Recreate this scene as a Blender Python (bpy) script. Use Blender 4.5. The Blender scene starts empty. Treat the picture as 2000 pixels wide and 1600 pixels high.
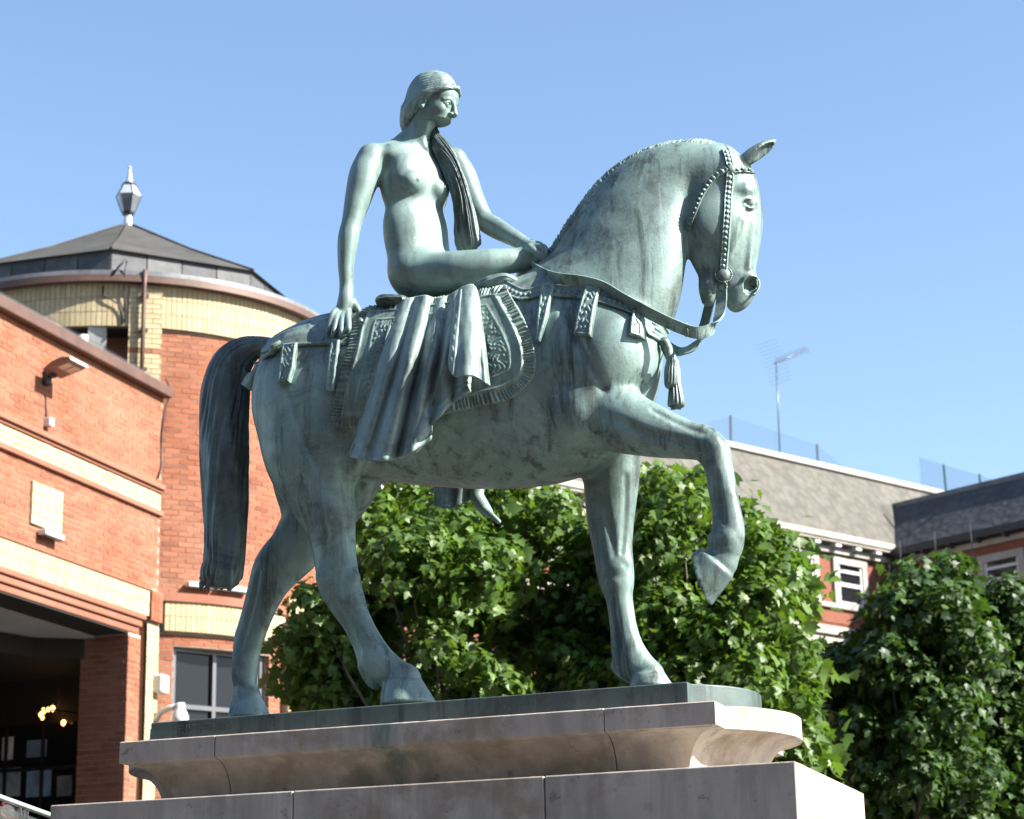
import bpy, bmesh, math, random
import numpy as np
import openvdb
from mathutils import Vector, Matrix, Euler, noise as mnoise

# ------------------------------------------------------------------ camera, sky, sun, exposure
SC = bpy.context.scene
FPX = 4200.0                       # focal length in photograph pixels (2000 px wide)
PITCH, ROLL, YAW = math.radians(16.05), math.radians(-1.10), math.radians(109.75)
_F = np.array([math.cos(YAW)*math.cos(PITCH), math.sin(YAW)*math.cos(PITCH), math.sin(PITCH)])
_R0 = np.array([math.sin(YAW), -math.cos(YAW), 0.0])
_U0 = np.cross(_R0, _F)
_R = math.cos(ROLL)*_R0 + math.sin(ROLL)*_U0
_U = -math.sin(ROLL)*_R0 + math.cos(ROLL)*_U0
def ray(px, py):
    return _F + (px-1000.0)/FPX*_R - (py-800.0)/FPX*_U
DIST = 10.5
_d0 = ray(870, 1397)*DIST
EYE = 1.65
ZT = EYE + _d0[2]                  # top of the bronze plinth slab
CAM = np.array([0.0, 0.0, ZT]) - _d0
def P(px, py, y=0.0):              # point of the place on the upright plane at lateral distance y
    d = ray(px, py); t = (y-CAM[1])/d[1]
    return CAM + t*d
def PX(px, py, x):
    d = ray(px, py); t = (x-CAM[0])/d[0]
    return CAM + t*d
def PZ(px, py, z):
    d = ray(px, py); t = (z-CAM[2])/d[2]
    return CAM + t*d
def PD(px, py, dist):
    return CAM + ray(px, py)*dist
def proj(p):
    v = np.asarray(p, float)-CAM
    w = v@_F
    return np.array([1000+FPX*(v@_R)/w, 800-FPX*(v@_U)/w, w])

cam = bpy.data.cameras.new('camera')
camo = bpy.data.objects.new('camera', cam); SC.collection.objects.link(camo)
M = Matrix(((_R[0], _U[0], -_F[0], CAM[0]), (_R[1], _U[1], -_F[1], CAM[1]), (_R[2], _U[2], -_F[2], CAM[2]), (0, 0, 0, 1)))
camo.matrix_world = M
cam.sensor_fit = 'HORIZONTAL'; cam.sensor_width = 36.0; cam.lens = FPX/2000*36.0
cam.clip_start = 0.1; cam.clip_end = 3000
cam.dof.use_dof = True; cam.dof.focus_distance = 10.4; cam.dof.aperture_fstop = 4.5
SC.camera = camo

SUN_EL, SUN_AZ = math.radians(36), math.radians(1.0)      # azimuth measured from +X towards +Y
sdir = Vector((math.cos(SUN_EL)*math.cos(SUN_AZ), math.cos(SUN_EL)*math.sin(SUN_AZ), math.sin(SUN_EL)))
world = bpy.data.worlds.new('World'); SC.world = world; world.use_nodes = True
wn = world.node_tree; wn.nodes.clear()
sky = wn.nodes.new('ShaderNodeTexSky'); sky.sky_type = 'NISHITA'; sky.sun_disc = False
sky.sun_elevation = SUN_EL; sky.sun_rotation = math.pi/2 - SUN_AZ
sky.air_density = 1.0; sky.dust_density = 0.6; sky.ozone_density = 2.0
bg = wn.nodes.new('ShaderNodeBackground'); bg.inputs['Strength'].default_value = 0.08
wo = wn.nodes.new('ShaderNodeOutputWorld')
wn.links.new(sky.outputs[0], bg.inputs[0]); wn.links.new(bg.outputs[0], wo.inputs[0])
sl = bpy.data.lights.new('sun', 'SUN'); sl.energy = 5.0; sl.angle = math.radians(0.5); sl.color = (1.0, 0.955, 0.88)
so = bpy.data.objects.new('sun', sl); SC.collection.objects.link(so)
so.rotation_euler = sdir.to_track_quat('Z', 'Y').to_euler(); so.location = (20, 5, 30)
SC.view_settings.view_transform = 'Standard'; SC.view_settings.look = 'None'
SC.view_settings.exposure = 1.75; SC.view_settings.gamma = 1.0
SC.view_settings.use_curve_mapping = False

# ------------------------------------------------------------------ object helpers
C = SC.collection
def nobj(name, me, parent=None, mat=None, smooth=False):
    o = bpy.data.objects.new(name, me); C.objects.link(o)
    if parent is not None: o.parent = parent
    if mat is not None:
        me.materials.clear(); me.materials.append(mat)
    if smooth:
        me.polygons.foreach_set('use_smooth', [True]*len(me.polygons))
    return o
def tag(o, label=None, cat=None, group=None, kind=None):
    if label: o['label'] = label
    if cat: o['category'] = cat
    if group: o['group'] = group
    if kind: o['kind'] = kind
    return o
def empty(name, loc=(0, 0, 0), label=None, cat=None, group=None, rz=0.0):
    o = bpy.data.objects.new(name, None); C.objects.link(o)
    o.location = loc; o.rotation_euler = (0, 0, rz); o.empty_display_size = 0.2
    return tag(o, label, cat, group)
def mesh(name, V, Fc):
    me = bpy.data.meshes.new(name); me.from_pydata([tuple(map(float, v)) for v in V], [], [tuple(map(int, f)) for f in Fc]); me.update(); return me
def local(V, root):
    l = np.array(root.location); return np.asarray(V, float)-l

class MB:                                   # collects faces, links them as one mesh object
    def __init__(s): s.v = []; s.f = []
    def add(s, V, Fc):
        b = len(s.v); s.v += [tuple(map(float, v)) for v in V]; s.f += [tuple(int(i)+b for i in f) for f in Fc]; return s
    def box(s, c, h, ax=None):              # centre, half sizes, three axes
        c = np.asarray(c, float)
        A = np.eye(3) if ax is None else np.asarray(ax, float)
        V = [c+sx*h[0]*A[0]+sy*h[1]*A[1]+sz*h[2]*A[2] for sx in (-1, 1) for sy in (-1, 1) for sz in (-1, 1)]
        F_ = [(0, 1, 3, 2), (4, 6, 7, 5), (0, 4, 5, 1), (2, 3, 7, 6), (0, 2, 6, 4), (1, 5, 7, 3)]
        if np.dot(np.cross(A[0], A[1]), A[2]) < 0: F_ = [f[::-1] for f in F_]
        return s.add(V, F_)
    def prism(s, poly, a, b):               # convex/concave polygon points pushed from offset vector a to b
        n = len(poly); P0 = [np.asarray(p, float)+a for p in poly]; P1 = [np.asarray(p, float)+b for p in poly]
        F_ = [tuple(range(n))[::-1], tuple(range(n, 2*n))]+[(i, (i+1) % n, n+(i+1) % n, n+i) for i in range(n)]
        return s.add(P0+P1, F_)
    def tube(s, pts, r, n=8, cap=True):
        pts = [np.asarray(p, float) for p in pts]; m = len(pts)
        rr = r if hasattr(r, '__len__') else [r]*m
        V = []; up = np.array([0.13, 0.21, 0.97])
        for i, p in enumerate(pts):
            t = pts[min(i+1, m-1)]-pts[max(i-1, 0)]; t = t/np.linalg.norm(t)
            a = np.cross(t, up)
            if np.linalg.norm(a) < 0.2: a = np.cross(t, (1, 0, 0))
            a /= np.linalg.norm(a); b = np.cross(t, a)
            for k in range(n):
                w = 2*math.pi*k/n; V.append(p+rr[i]*(math.cos(w)*a+math.sin(w)*b))
        F_ = [(i*n+k, i*n+(k+1) % n, (i+1)*n+(k+1) % n, (i+1)*n+k) for i in range(m-1) for k in range(n)]
        if cap: F_ += [tuple(range(n))[::-1], tuple((m-1)*n+k for k in range(n))]
        return s.add(V, F_)
    def build(s, name, mat=None, parent=None, smooth=False, origin=None, bevel=0.0):
        V = np.asarray(s.v, float)
        if origin is not None: V = V-np.asarray(origin, float)
        me = mesh(name, V, s.f)
        bm = bmesh.new(); bm.from_mesh(me); bmesh.ops.recalc_face_normals(bm, faces=bm.faces); bm.to_mesh(me); bm.free()
        o = nobj(name, me, parent, mat, smooth)
        if bevel:
            m = o.modifiers.new('edge', 'BEVEL'); m.width = bevel; m.segments = 2; m.limit_method = 'ANGLE'; m.angle_limit = math.radians(35)
        return o

# ------------------------------------------------------------------ material helpers
class NT:
    def __init__(s, name):
        s.m = bpy.data.materials.new(name); s.m.use_nodes = True; s.t = s.m.node_tree; s.t.nodes.clear()
        s.out = s.t.nodes.new('ShaderNodeOutputMaterial')
    def n(s, t, **kw):
        nd = s.t.nodes.new('ShaderNode'+t)
        for k, v in kw.items():
            if k.startswith('i_'): nd.inputs[k[2:].replace('_', ' ')].default_value = v
            else: setattr(nd, k, v)
        return nd
    def l(s, a, b): s.t.links.new(a, b)
    def coord(s, scale=(1, 1, 1), kind='Object', rot=(0, 0, 0)):
        c = s.n('TexCoord'); mp = s.n('Mapping'); s.l(c.outputs[kind], mp.inputs[0])
        mp.inputs['Scale'].default_value = scale; mp.inputs['Rotation'].default_value = rot
        return mp.outputs[0]
    def noise(s, vec, scale, detail=4, rough=0.6, dist=0.0):
        nd = s.n('TexNoise'); nd.inputs['Scale'].default_value = scale; nd.inputs['Detail'].default_value = detail
        nd.inputs['Roughness'].default_value = rough; nd.inputs['Distortion'].default_value = dist
        if vec is not None: s.l(vec, nd.inputs['Vector'])
        return nd.outputs[0]
    def ramp(s, fac, stops, interp='LINEAR'):
        nd = s.n('ValToRGB'); s.l(fac, nd.inputs[0]); e = nd.color_ramp.elements
        nd.color_ramp.interpolation = interp
        while len(e) < len(stops): e.new(0.5)
        for k, (p, c) in enumerate(stops):
            e[k].position = p; e[k].color = (c, c, c, 1) if not hasattr(c, '__len__') else (*c[:3], 1)
        return nd.outputs[0]
    def mix(s, fac, a, b, blend='MIX'):
        nd = s.n('Mix'); nd.data_type = 'RGBA'; nd.blend_type = blend
        for inp, v in ((nd.inputs[0], fac), (nd.inputs[6], a), (nd.inputs[7], b)):
            if hasattr(v, 'is_linked') or isinstance(v, bpy.types.NodeSocket): s.l(v, inp)
            elif hasattr(v, '__len__'): inp.default_value = (*v[:3], 1)
            else: inp.default_value = v if inp.type == 'VALUE' else (v, v, v, 1)
        return nd.outputs[2]
    def math(s, op, a, b=0.0):
        nd = s.n('Math'); nd.operation = op
        for i, v in enumerate((a, b)):
            if isinstance(v, bpy.types.NodeSocket): s.l(v, nd.inputs[i])
            else: nd.inputs[i].default_value = v
        return nd.outputs[0]
    def bump(s, h, strength=0.3, dist=0.01, normal=None):
        nd = s.n('Bump'); nd.inputs['Strength'].default_value = strength; nd.inputs['Distance'].default_value = dist
        s.l(h, nd.inputs['Height'])
        if normal is not None: s.l(normal, nd.inputs['Normal'])
        return nd.outputs[0]
    def bsdf(s, color, rough=0.6, metal=0.0, normal=None, spec=0.5, **kw):
        b = s.n('BsdfPrincipled')
        for k, v in (('Base Color', color), ('Roughness', rough), ('Metallic', metal), ('Specular IOR Level', spec)):
            i = b.inputs[k]
            if isinstance(v, bpy.types.NodeSocket): s.l(v, i)
            elif hasattr(v, '__len__'): i.default_value = (*v[:3], 1)
            else: i.default_value = v
        for k, v in kw.items():
            i = b.inputs[k.replace('_', ' ')]; 
            if isinstance(v, bpy.types.NodeSocket): s.l(v, i)
            else: i.default_value = v
        if normal is not None: s.l(normal, b.inputs['Normal'])
        s.l(b.outputs[0], s.out.inputs[0]); return s.m
def plain(name, col, rough=0.6, metal=0.0, var=0.15, scale=6.0, bump=0.0):
    t = NT(name); v = t.coord(); n = t.noise(v, scale, 5)
    c = t.mix(t.ramp(n, [(0.3, 0), (0.75, 1)]), tuple(x*(1-var) for x in col), tuple(min(1, x*(1+var)) for x in col))
    nm = t.bump(t.noise(v, scale*9, 4), bump, 0.005) if bump else None
    return t.bsdf(c, rough, metal, nm)
# ------------------------------------------------------------------ sculpting: signed distance fields on a voxel grid
def spline(K, sub):                       # Catmull-Rom through rows of K, sub samples per span
    K = np.asarray(K, float); n = len(K); out = []
    for i in range(n-1):
        p0, p1, p2, p3 = K[max(i-1, 0)], K[i], K[i+1], K[min(i+2, n-1)]
        for j in range(sub):
            t = j/sub
            out.append(0.5*((2*p1)+(-p0+p2)*t+(2*p0-5*p1+4*p2-p3)*t*t+(-p0+3*p1-3*p2+p3)*t**3))
    out.append(K[-1]); return np.array(out)
def stations(S):                          # (pixel A, pixel B, lateral half width, lateral centre) -> rows x, z, y, half depth, half width
    rows = []
    for A, B, w, yc in S:
        a, b = P(*A, yc), P(*B, yc)
        c = (a+b)/2; ra = np.hypot(a[0]-b[0], a[2]-b[2])/2
        rows.append((c[0], c[2], yc, ra, w))
    return rows
class Sculpt:
    def __init__(s, lo, hi, vox):
        s.lo = np.array(lo, float); s.vox = vox
        s.n = np.ceil((np.array(hi)-s.lo)/vox).astype(int)+1
        s.f = np.full(s.n, 0.5, np.float32)
        s.ax = [s.lo[i]+vox*np.arange(s.n[i]) for i in range(3)]; s.frame = None
    def idx(s, lo, hi):
        a = np.clip(np.floor((np.asarray(lo)-s.lo)/s.vox).astype(int), 0, s.n)
        b = np.clip(np.ceil((np.asarray(hi)-s.lo)/s.vox).astype(int)+1, 0, s.n)
        return tuple(slice(int(i), int(j)) for i, j in zip(a, b))
    def grid(s, sl):
        return (s.ax[0][sl[0]].astype(np.float32)[:, None, None], s.ax[1][sl[1]].astype(np.float32)[None, :, None], s.ax[2][sl[2]].astype(np.float32)[None, None, :])
    def blend(s, sl, d, k, op='add'):
        f = s.f[sl]
        if op == 'sub': a, b = f, -d
        else: a, b = f, d
        if k > 0:
            h = np.clip(k-np.abs(a-b), 0, None)/k
            e = h*h*h*k/6.0
        else: e = 0
        s.f[sl] = np.minimum(a, b)-e if op == 'add' else np.maximum(a, b)+e
    def chain(s, S, k=0.05, sub=5, op='add', rows=None, ex=2.0, pad=0.09):
        K = spline(rows if rows is not None else stations(S), sub*2)
        Kw = K.copy(); fr = s.frame
        if fr is not None:                # rows are given in a frame turned about the upright axis through (x0, y0)
            Kw[:, 0], Kw[:, 2] = fr[2]+fr[0]*(K[:, 0]-fr[2])-fr[1]*(K[:, 2]-fr[3]), fr[3]+fr[1]*(K[:, 0]-fr[2])+fr[0]*(K[:, 2]-fr[3])
        mx = np.maximum(K[:, 3], K[:, 4])[:, None]
        lo = (Kw[:, [0, 2, 1]]-mx).min(0)-pad; hi = (Kw[:, [0, 2, 1]]+mx).max(0)+pad
        SL = s.idx(lo, hi); base = [q.start for q in SL]
        D = np.full([q.stop-q.start for q in SL], 0.5, np.float32)
        for a, b, wa, wb in zip(K[:-1], K[1:], Kw[:-1], Kw[1:]):
            r = max(a[3], b[3])+pad; w = max(a[4], b[4])+pad
            if fr is not None: r = w = max(r, w)
            sl = s.idx((min(wa[0], wb[0])-r, min(wa[2], wb[2])-w, min(a[1], b[1])-r), (max(wa[0], wb[0])+r, max(wa[2], wb[2])+w, max(a[1], b[1])+r))
            sl = tuple(slice(max(q.start, Q.start), min(q.stop, Q.stop)) for q, Q in zip(sl, SL))
            if min(q.stop-q.start for q in sl) <= 0: continue
            X, Y, Z = s.grid(sl)
            if fr is not None: X, Y = fr[2]+fr[0]*(X-fr[2])+fr[1]*(Y-fr[3]), fr[3]-fr[1]*(X-fr[2])+fr[0]*(Y-fr[3])
            dx, dz = b[0]-a[0], b[1]-a[1]; L = dx*dx+dz*dz+1e-12
            t = np.clip(((X-a[0])*dx+(Z-a[1])*dz)/L, 0, 1)
            dl = np.hypot(X-(a[0]+t*dx), Z-(a[1]+t*dz))
            ra = a[3]+t*(b[3]-a[3]); rb = a[4]+t*(b[4]-a[4]); yc = a[2]+t*(b[2]-a[2])
            u = dl/ra; v = np.abs(Y-yc)/rb
            if ex == 2.0:
                q = np.sqrt(u*u+v*v); g = np.sqrt((u/ra)**2+(v/rb)**2)+1e-6
            else:
                q = (u**ex+v**ex)**(1/ex); g = (np.sqrt((u/ra)**2+(v/rb)**2)+1e-6)/(np.sqrt(u*u+v*v)+1e-6)*np.maximum(q, 1e-6)
            d = np.where(q < 1e-3, -np.minimum(ra, rb), q*(q-1)/g).astype(np.float32)
            sub_ = tuple(slice(q1.start-b0, q1.stop-b0) for q1, b0 in zip(sl, base))
            D[sub_] = np.minimum(D[sub_], d)
        s.blend(SL, D, k, op)
    def tube(s, pts, rad, k=0.03, sub=11, op='add', pad=0.06):
        K = spline([(*p, r) for p, r in zip(pts, rad)], sub)
        lo = (K[:, :3]-K[:, 3:]).min(0)-pad; hi = (K[:, :3]+K[:, 3:]).max(0)+pad
        SL = s.idx(lo, hi)
        if min(q.stop-q.start for q in SL) <= 0: return
        X, Y, Z = s.grid(SL); D = np.full([q.stop-q.start for q in SL], 0.5, np.float32)
        for a, b in zip(K[:-1], K[1:]):
            v = b[:3]-a[:3]; L = v@v+1e-12
            t = np.clip(((X-a[0])*v[0]+(Y-a[1])*v[1]+(Z-a[2])*v[2])/L, 0, 1)
            d = np.sqrt((X-(a[0]+t*v[0]))**2+(Y-(a[1]+t*v[1]))**2+(Z-(a[2]+t*v[2]))**2)-(a[3]+t*(b[3]-a[3]))
            np.minimum(D, d, out=D)
        s.blend(SL, D, k, op)
    def ell(s, c, r, A=None, k=0.03, op='add', pad=0.08):
        c = np.asarray(c, float); A = np.eye(3) if A is None else np.asarray(A, float); R_ = max(r)+pad
        sl = s.idx(c-R_, c+R_)
        if min(q.stop-q.start for q in sl) <= 0: return
        X, Y, Z = s.grid(sl); X = X-c[0]; Y = Y-c[1]; Z = Z-c[2]
        u = [(X*A[i][0]+Y*A[i][1]+Z*A[i][2])/r[i] for i in range(3)]
        q = np.sqrt(u[0]**2+u[1]**2+u[2]**2); g = np.sqrt((u[0]/r[0])**2+(u[1]/r[1])**2+(u[2]/r[2])**2)+1e-6
        s.blend(sl, np.where(q < 1e-3, -min(r), q*(q-1)/g).astype(np.float32), k, op)
    def cut(s, p, n, lo, hi):             # keep the side the normal points to, only inside a box
        sl = s.idx(lo, hi); X, Y, Z = s.grid(sl); n = np.asarray(n, float)/np.linalg.norm(n)
        d = -((X-p[0])*n[0]+(Y-p[1])*n[1]+(Z-p[2])*n[2])
        s.f[sl] = np.maximum(s.f[sl], d)
    def mesh(s, name, field=None):
        f = s.f if field is None else field
        g = openvdb.FloatGrid(0.5); g.copyFromArray(np.ascontiguousarray(np.clip(f, -0.45, 0.5)), tolerance=0.0)
        pts, tri, quads = g.convertToPolygons(isovalue=0.0, adaptivity=0.0)
        V = pts.astype(np.float64)*s.vox+s.lo
        me = bpy.data.meshes.new(name)
        me.vertices.add(len(V)); me.vertices.foreach_set('co', V.astype(np.float32).ravel())
        q = np.asarray(quads)[:, ::-1]; nq = len(q)
        me.loops.add(4*nq); me.loops.foreach_set('vertex_index', q.ravel().astype(np.int32))
        me.polygons.add(nq); me.polygons.foreach_set('loop_start', np.arange(0, 4*nq, 4, dtype=np.int32))
        me.polygons.foreach_set('use_smooth', np.ones(nq, dtype=bool)); me.update(calc_edges=True); me.validate()
        return me
def polysdf(X, Z, pts):                   # signed distance to a polygon in the x-z plane
    pts = np.asarray(pts, float); n = len(pts); D = None; ins = None
    for i in range(n):
        a, b = pts[i], pts[(i+1) % n]; e = b-a
        t = np.clip(((X-a[0])*e[0]+(Z-a[1])*e[1])/(e@e+1e-12), 0, 1)
        d = np.hypot(X-a[0]-t*e[0], Z-a[1]-t*e[1]); D = d if D is None else np.minimum(D, d)
        c = ((a[1] > Z) != (b[1] > Z)) & (X < (b[0]-a[0])*(Z-a[1])/((b[1]-a[1]) if abs(b[1]-a[1]) > 1e-9 else 1e-9)+a[0])
        ins = c if ins is None else ins ^ c
    return np.where(ins, -D, D)
def linesdf(X, Z, pts, closed=False):     # distance, arc length to a polyline in the x-z plane
    pts = np.asarray(pts, float); D = None; S = None; acc = 0.0
    for a, b in zip(pts[:-1], pts[1:]):
        e = b-a; L = np.hypot(*e)
        t = np.clip(((X-a[0])*e[0]+(Z-a[1])*e[1])/(L*L+1e-12), 0, 1)
        d = np.hypot(X-a[0]-t*e[0], Z-a[1]-t*e[1])
        if D is None: D, S = d, acc+t*L
        else: m = d < D; D = np.where(m, d, D); S = np.where(m, acc+t*L, S)
        acc += L
    return D, S
def loft(name, S, nth=40, sub=8, disp=None, rows=None, cap=True):   # tube with elliptical sections and a displacement disp(u 0..1, theta, arc)
    K = spline(rows if rows is not None else stations(S), sub); n = len(K)
    arc = np.concatenate([[0], np.cumsum(np.hypot(np.diff(K[:, 0]), np.diff(K[:, 1])))])
    V = []
    for i in range(n):
        t = K[min(i+1, n-1), :2]-K[max(i-1, 0), :2]; t /= np.linalg.norm(t)+1e-9
        nx, nz = t[1], -t[0]
        for j in range(nth):
            th = 2*math.pi*j/nth; m = 1.0+(disp(i/(n-1), th, arc[i]) if disp else 0.0)
            ca, sa = math.cos(th)*K[i, 3]*m, math.sin(th)*K[i, 4]*m
            V.append((K[i, 0]+nx*ca, K[i, 2]+sa, K[i, 1]+nz*ca))
    F_ = [(i*nth+j, i*nth+(j+1) % nth, (i+1)*nth+(j+1) % nth, (i+1)*nth+j) for i in range(n-1) for j in range(nth)]
    if cap: F_ += [tuple(range(nth))[::-1], tuple((n-1)*nth+j for j in range(nth))]
    return mesh(name, V, F_)

def sample(S_, p):                        # trilinear value of a sculpture's field
    q = (np.asarray(p, float)-S_.lo)/S_.vox; i = np.floor(q).astype(int)
    if (i < 0).any() or (i >= S_.n-1).any(): return 0.5
    t = q-i; c = S_.f[i[0]:i[0]+2, i[1]:i[1]+2, i[2]:i[2]+2].astype(float)
    c = c[0]*(1-t[0])+c[1]*t[0]; c = c[0]*(1-t[1])+c[1]*t[1]; return c[0]*(1-t[2])+c[1]*t[2]
def hit(px, py, S_=None, off=0.0, miss=-.3):      # where a sight line meets the sculpture
    S_ = S_ or H; d = ray(px, py); d = d/np.linalg.norm(d); t = 8.6
    while t < 12.5:
        v = sample(S_, CAM+d*t)
        if v <= off: return CAM+d*t
        t += max(.002, min(.05, (v-off)*.6))
    return P(px, py, miss)
def resample(S_, lo, hi, vox):            # finer copy of part of a field
    T = Sculpt(lo, hi, vox); f = S_.f
    for ax in range(3):
        q = np.clip((T.ax[ax]-S_.lo[ax])/S_.vox, 0, S_.n[ax]-1.001); i = q.astype(int); t = (q-i).astype(np.float32)
        sh = [1, 1, 1]; sh[ax] = -1; t = t.reshape(sh)
        f = np.take(f, i, axis=ax)*(1-t)+np.take(f, i+1, axis=ax)*t
    T.f = f.astype(np.float32); return T
# ------------------------------------------------------------------ bronze material
def bronze_mat(name, light=(.225, .325, .297), mid=(.112, .165, .153), dark=(.026, .031, .029), brown=(.050, .043, .036), amount=.8, rough=.46, bump=.3, streak=1.0):
    t = NT(name); v = t.coord()
    big = t.noise(v, 1.7, 6, .62, .8)
    c = t.mix(t.ramp(big, [(.36, 0), (.60, 1)]), mid, light)
    c = t.mix(t.math('MULTIPLY', t.ramp(t.noise(v, 2.9, 6, .68, 1.2), [(.50, 0), (.68, 1)]), .80*amount), c, brown)          # bare brown bronze
    vs = t.coord((8, 8, .7)); st = t.noise(vs, 1.5, 7, .68, .3)                                                       # run-off streaks
    c = t.mix(t.math('MULTIPLY', t.ramp(st, [(.51, 0), (.65, 1)]), .80*streak), c, dark)
    c = t.mix(t.math('MULTIPLY', t.ramp(t.noise(vs, 2.6, 6, .7, .3), [(.57, 0), (.70, 1)]), .55*streak), c, (light[0]*1.25, light[1]*1.22, light[2]*1.2))
    c = t.mix(t.math('MULTIPLY', t.ramp(t.noise(v, 9, 7, .75, .8), [(.58, 0), (.70, 1)]), .65*amount), c, dark)           # black crust
    c = t.mix(t.math('MULTIPLY', t.ramp(t.noise(v, 40, 5, .7), [(.56, 0), (.72, 1)]), .40), c, (light[0]*1.3, light[1]*1.3, light[2]*1.3))
    c = t.mix(t.math('MULTIPLY', t.ramp(t.noise(v, 95, 3, .6), [(.64, 0), (.71, 1)]), .6), c, dark)
    r = t.ramp(t.noise(v, 8, 5, .65), [(.3, rough-.12), (.7, rough+.14)])
    h = t.mix(.5, t.noise(v, 75, 5, .7), t.noise(v, 17, 5, .62))
    return t.bsdf(c, r, .2, t.bump(h, bump, .007), .5)
BRONZE = bronze_mat('verdigris_bronze')
BRONZE_DARK = bronze_mat('weathered_dark_bronze', (.125, .172, .162), (.062, .086, .084), (.012, .014, .014), (.028, .024, .021), 1.0, .40, .4)
BRONZE_PLINTH = bronze_mat('slab_bronze', (.085, .118, .11), (.055, .075, .072), (.022, .027, .027), (.04, .04, .036), .7, .5, .3)

statue = empty('equestrian_statue', (0, 0, ZT), 'green bronze statue of a long haired woman riding a horse with one foreleg raised', 'statue')
def put(name, me, parent, mat, smooth=True):
    o = nobj(name, me, parent, mat, smooth)
    me.transform(Matrix.Translation((0, 0, -ZT)))
    return o

# ------------------------------------------------------------------ horse body
VOX = 0.008
lo = P(375, 1420, 0.0); hi = P(1540, 260, 0.0)
H = Sculpt((lo[0]+0.15, -0.5, ZT-0.03), (hi[0]+0.1, 0.5, hi[2]+0.1), VOX)
NY, FY = -0.19, 0.19
# trunk
H.chain([((614, 640), (598, 860), .20, 0), ((640, 622), (636, 905), .27, 0), ((676, 614), (690, 920), .315, 0), ((745, 608), (770, 932), .335, 0), ((850, 592), (850, 945), .35, 0),
         ((960, 572), (960, 951), .35, 0), ((1055, 542), (1070, 943), .32, 0), ((1098, 556), (1122, 905), .295, 0), ((1146, 600), (1166, 840), .25, 0), ((1186, 645), (1198, 785), .18, 0)], 0.0, 6, ex=2.25)
# haunches, shoulders and breast
for y in (-1, 1):
    H.ell(P(590, 765, y*.2), (.27, .16, .33), k=.1)
    H.ell(P(690, 770, y*.22), (.20, .12, .30), k=.1)
    H.ell(P(1150, 700, y*.2), (.19, .13, .33), k=.06)
    H.ell(P(1196, 715, y*.125), (.15, .125, .20), k=.05)
    H.ell(P(562, 700, y*.10), (.13, .12, .13), k=.08)
H.ell(P(1222, 690, 0), (.16, .15, .19), k=.07)
H.ell(P(1190, 690, -.175), (.17, .15, .23), k=.09)
H.ell(P(1205, 650, -.12), (.15, .14, .17), k=.09)
H.ell(P(1222, 690, -.12), (.15, .14, .21), k=.10)
H.ell(P(1130, 800, -.2), (.15, .13, .19), k=.05)
H.ell(P(1100, 690, -.27), (.09, .06, .22), k=.05)
# neck, bending a little to the far side
H.chain([((1040, 535), (1258, 725), .23, 0), ((1075, 505), (1298, 650), .205, .01), ((1112, 450), (1320, 560), .18, .025), ((1160, 380), (1328, 480), .158, .05),
         ((1222, 322), (1336, 430), .142, .075), ((1300, 288), (1352, 405), .128, .10), ((1375, 284), (1385, 395), .112, .115), ((1420, 296), (1400, 380), .10, .115)], .09, 6)
# head, turned to the far side: its own upright frame
HT = math.radians(24); hx_, hy_ = math.cos(HT), math.sin(HT)
_o = P(1395, 340, .115); HX0, HY0 = _o[0], _o[1]
def PH(px, py, y=0.0):                    # point on the plane y' = y of the head's frame
    d = ray(px, py); n = np.array([-hy_, hx_, 0]); t = (y-n@(CAM-np.array([HX0, HY0, 0])))/(n@d); return CAM+t*d
def head_rows(S):
    rows = []
    for A, B, w, y in S:
        a, b = PH(*A, y), PH(*B, y); f = lambda p: HX0+hx_*(p[0]-HX0)+hy_*(p[1]-HY0)
        rows.append(((f(a)+f(b))/2, (a[2]+b[2])/2, HY0+y, math.hypot(f(a)-f(b), a[2]-b[2])/2, w))
    return rows
HAX = np.array([[hx_, hy_, 0], [-hy_, hx_, 0], [0, 0, 1]])
H.frame = (hx_, hy_, HX0, HY0)
H.chain(None, .05, 6, rows=head_rows([((1432, 294), (1372, 360), .09, 0), ((1460, 320), (1356, 400), .102, 0), ((1473, 360), (1347, 440), .108, 0), ((1476, 404), (1346, 478), .103, 0), ((1472, 452), (1353, 515), .084, 0),
         ((1470, 496), (1367, 542), .068, 0), ((1472, 528), (1385, 556), .062, 0), ((1472, 552), (1412, 568), .06, 0)]))
H.chain(None, .03, 5, rows=head_rows([((1479, 545), (1422, 562), .062, 0), ((1470, 572), (1418, 580), .060, 0), ((1458, 589), (1418, 591), .050, 0), ((1446, 599), (1426, 599), .03, 0)]))     # muzzle and upper lip
H.chain(None, .02, 5, rows=head_rows([((1402, 536), (1366, 546), .046, 0), ((1402, 560), (1365, 566), .052, 0), ((1397, 582), (1370, 588), .036, 0)]))                                        # lower lip and chin
H.frame = None
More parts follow.
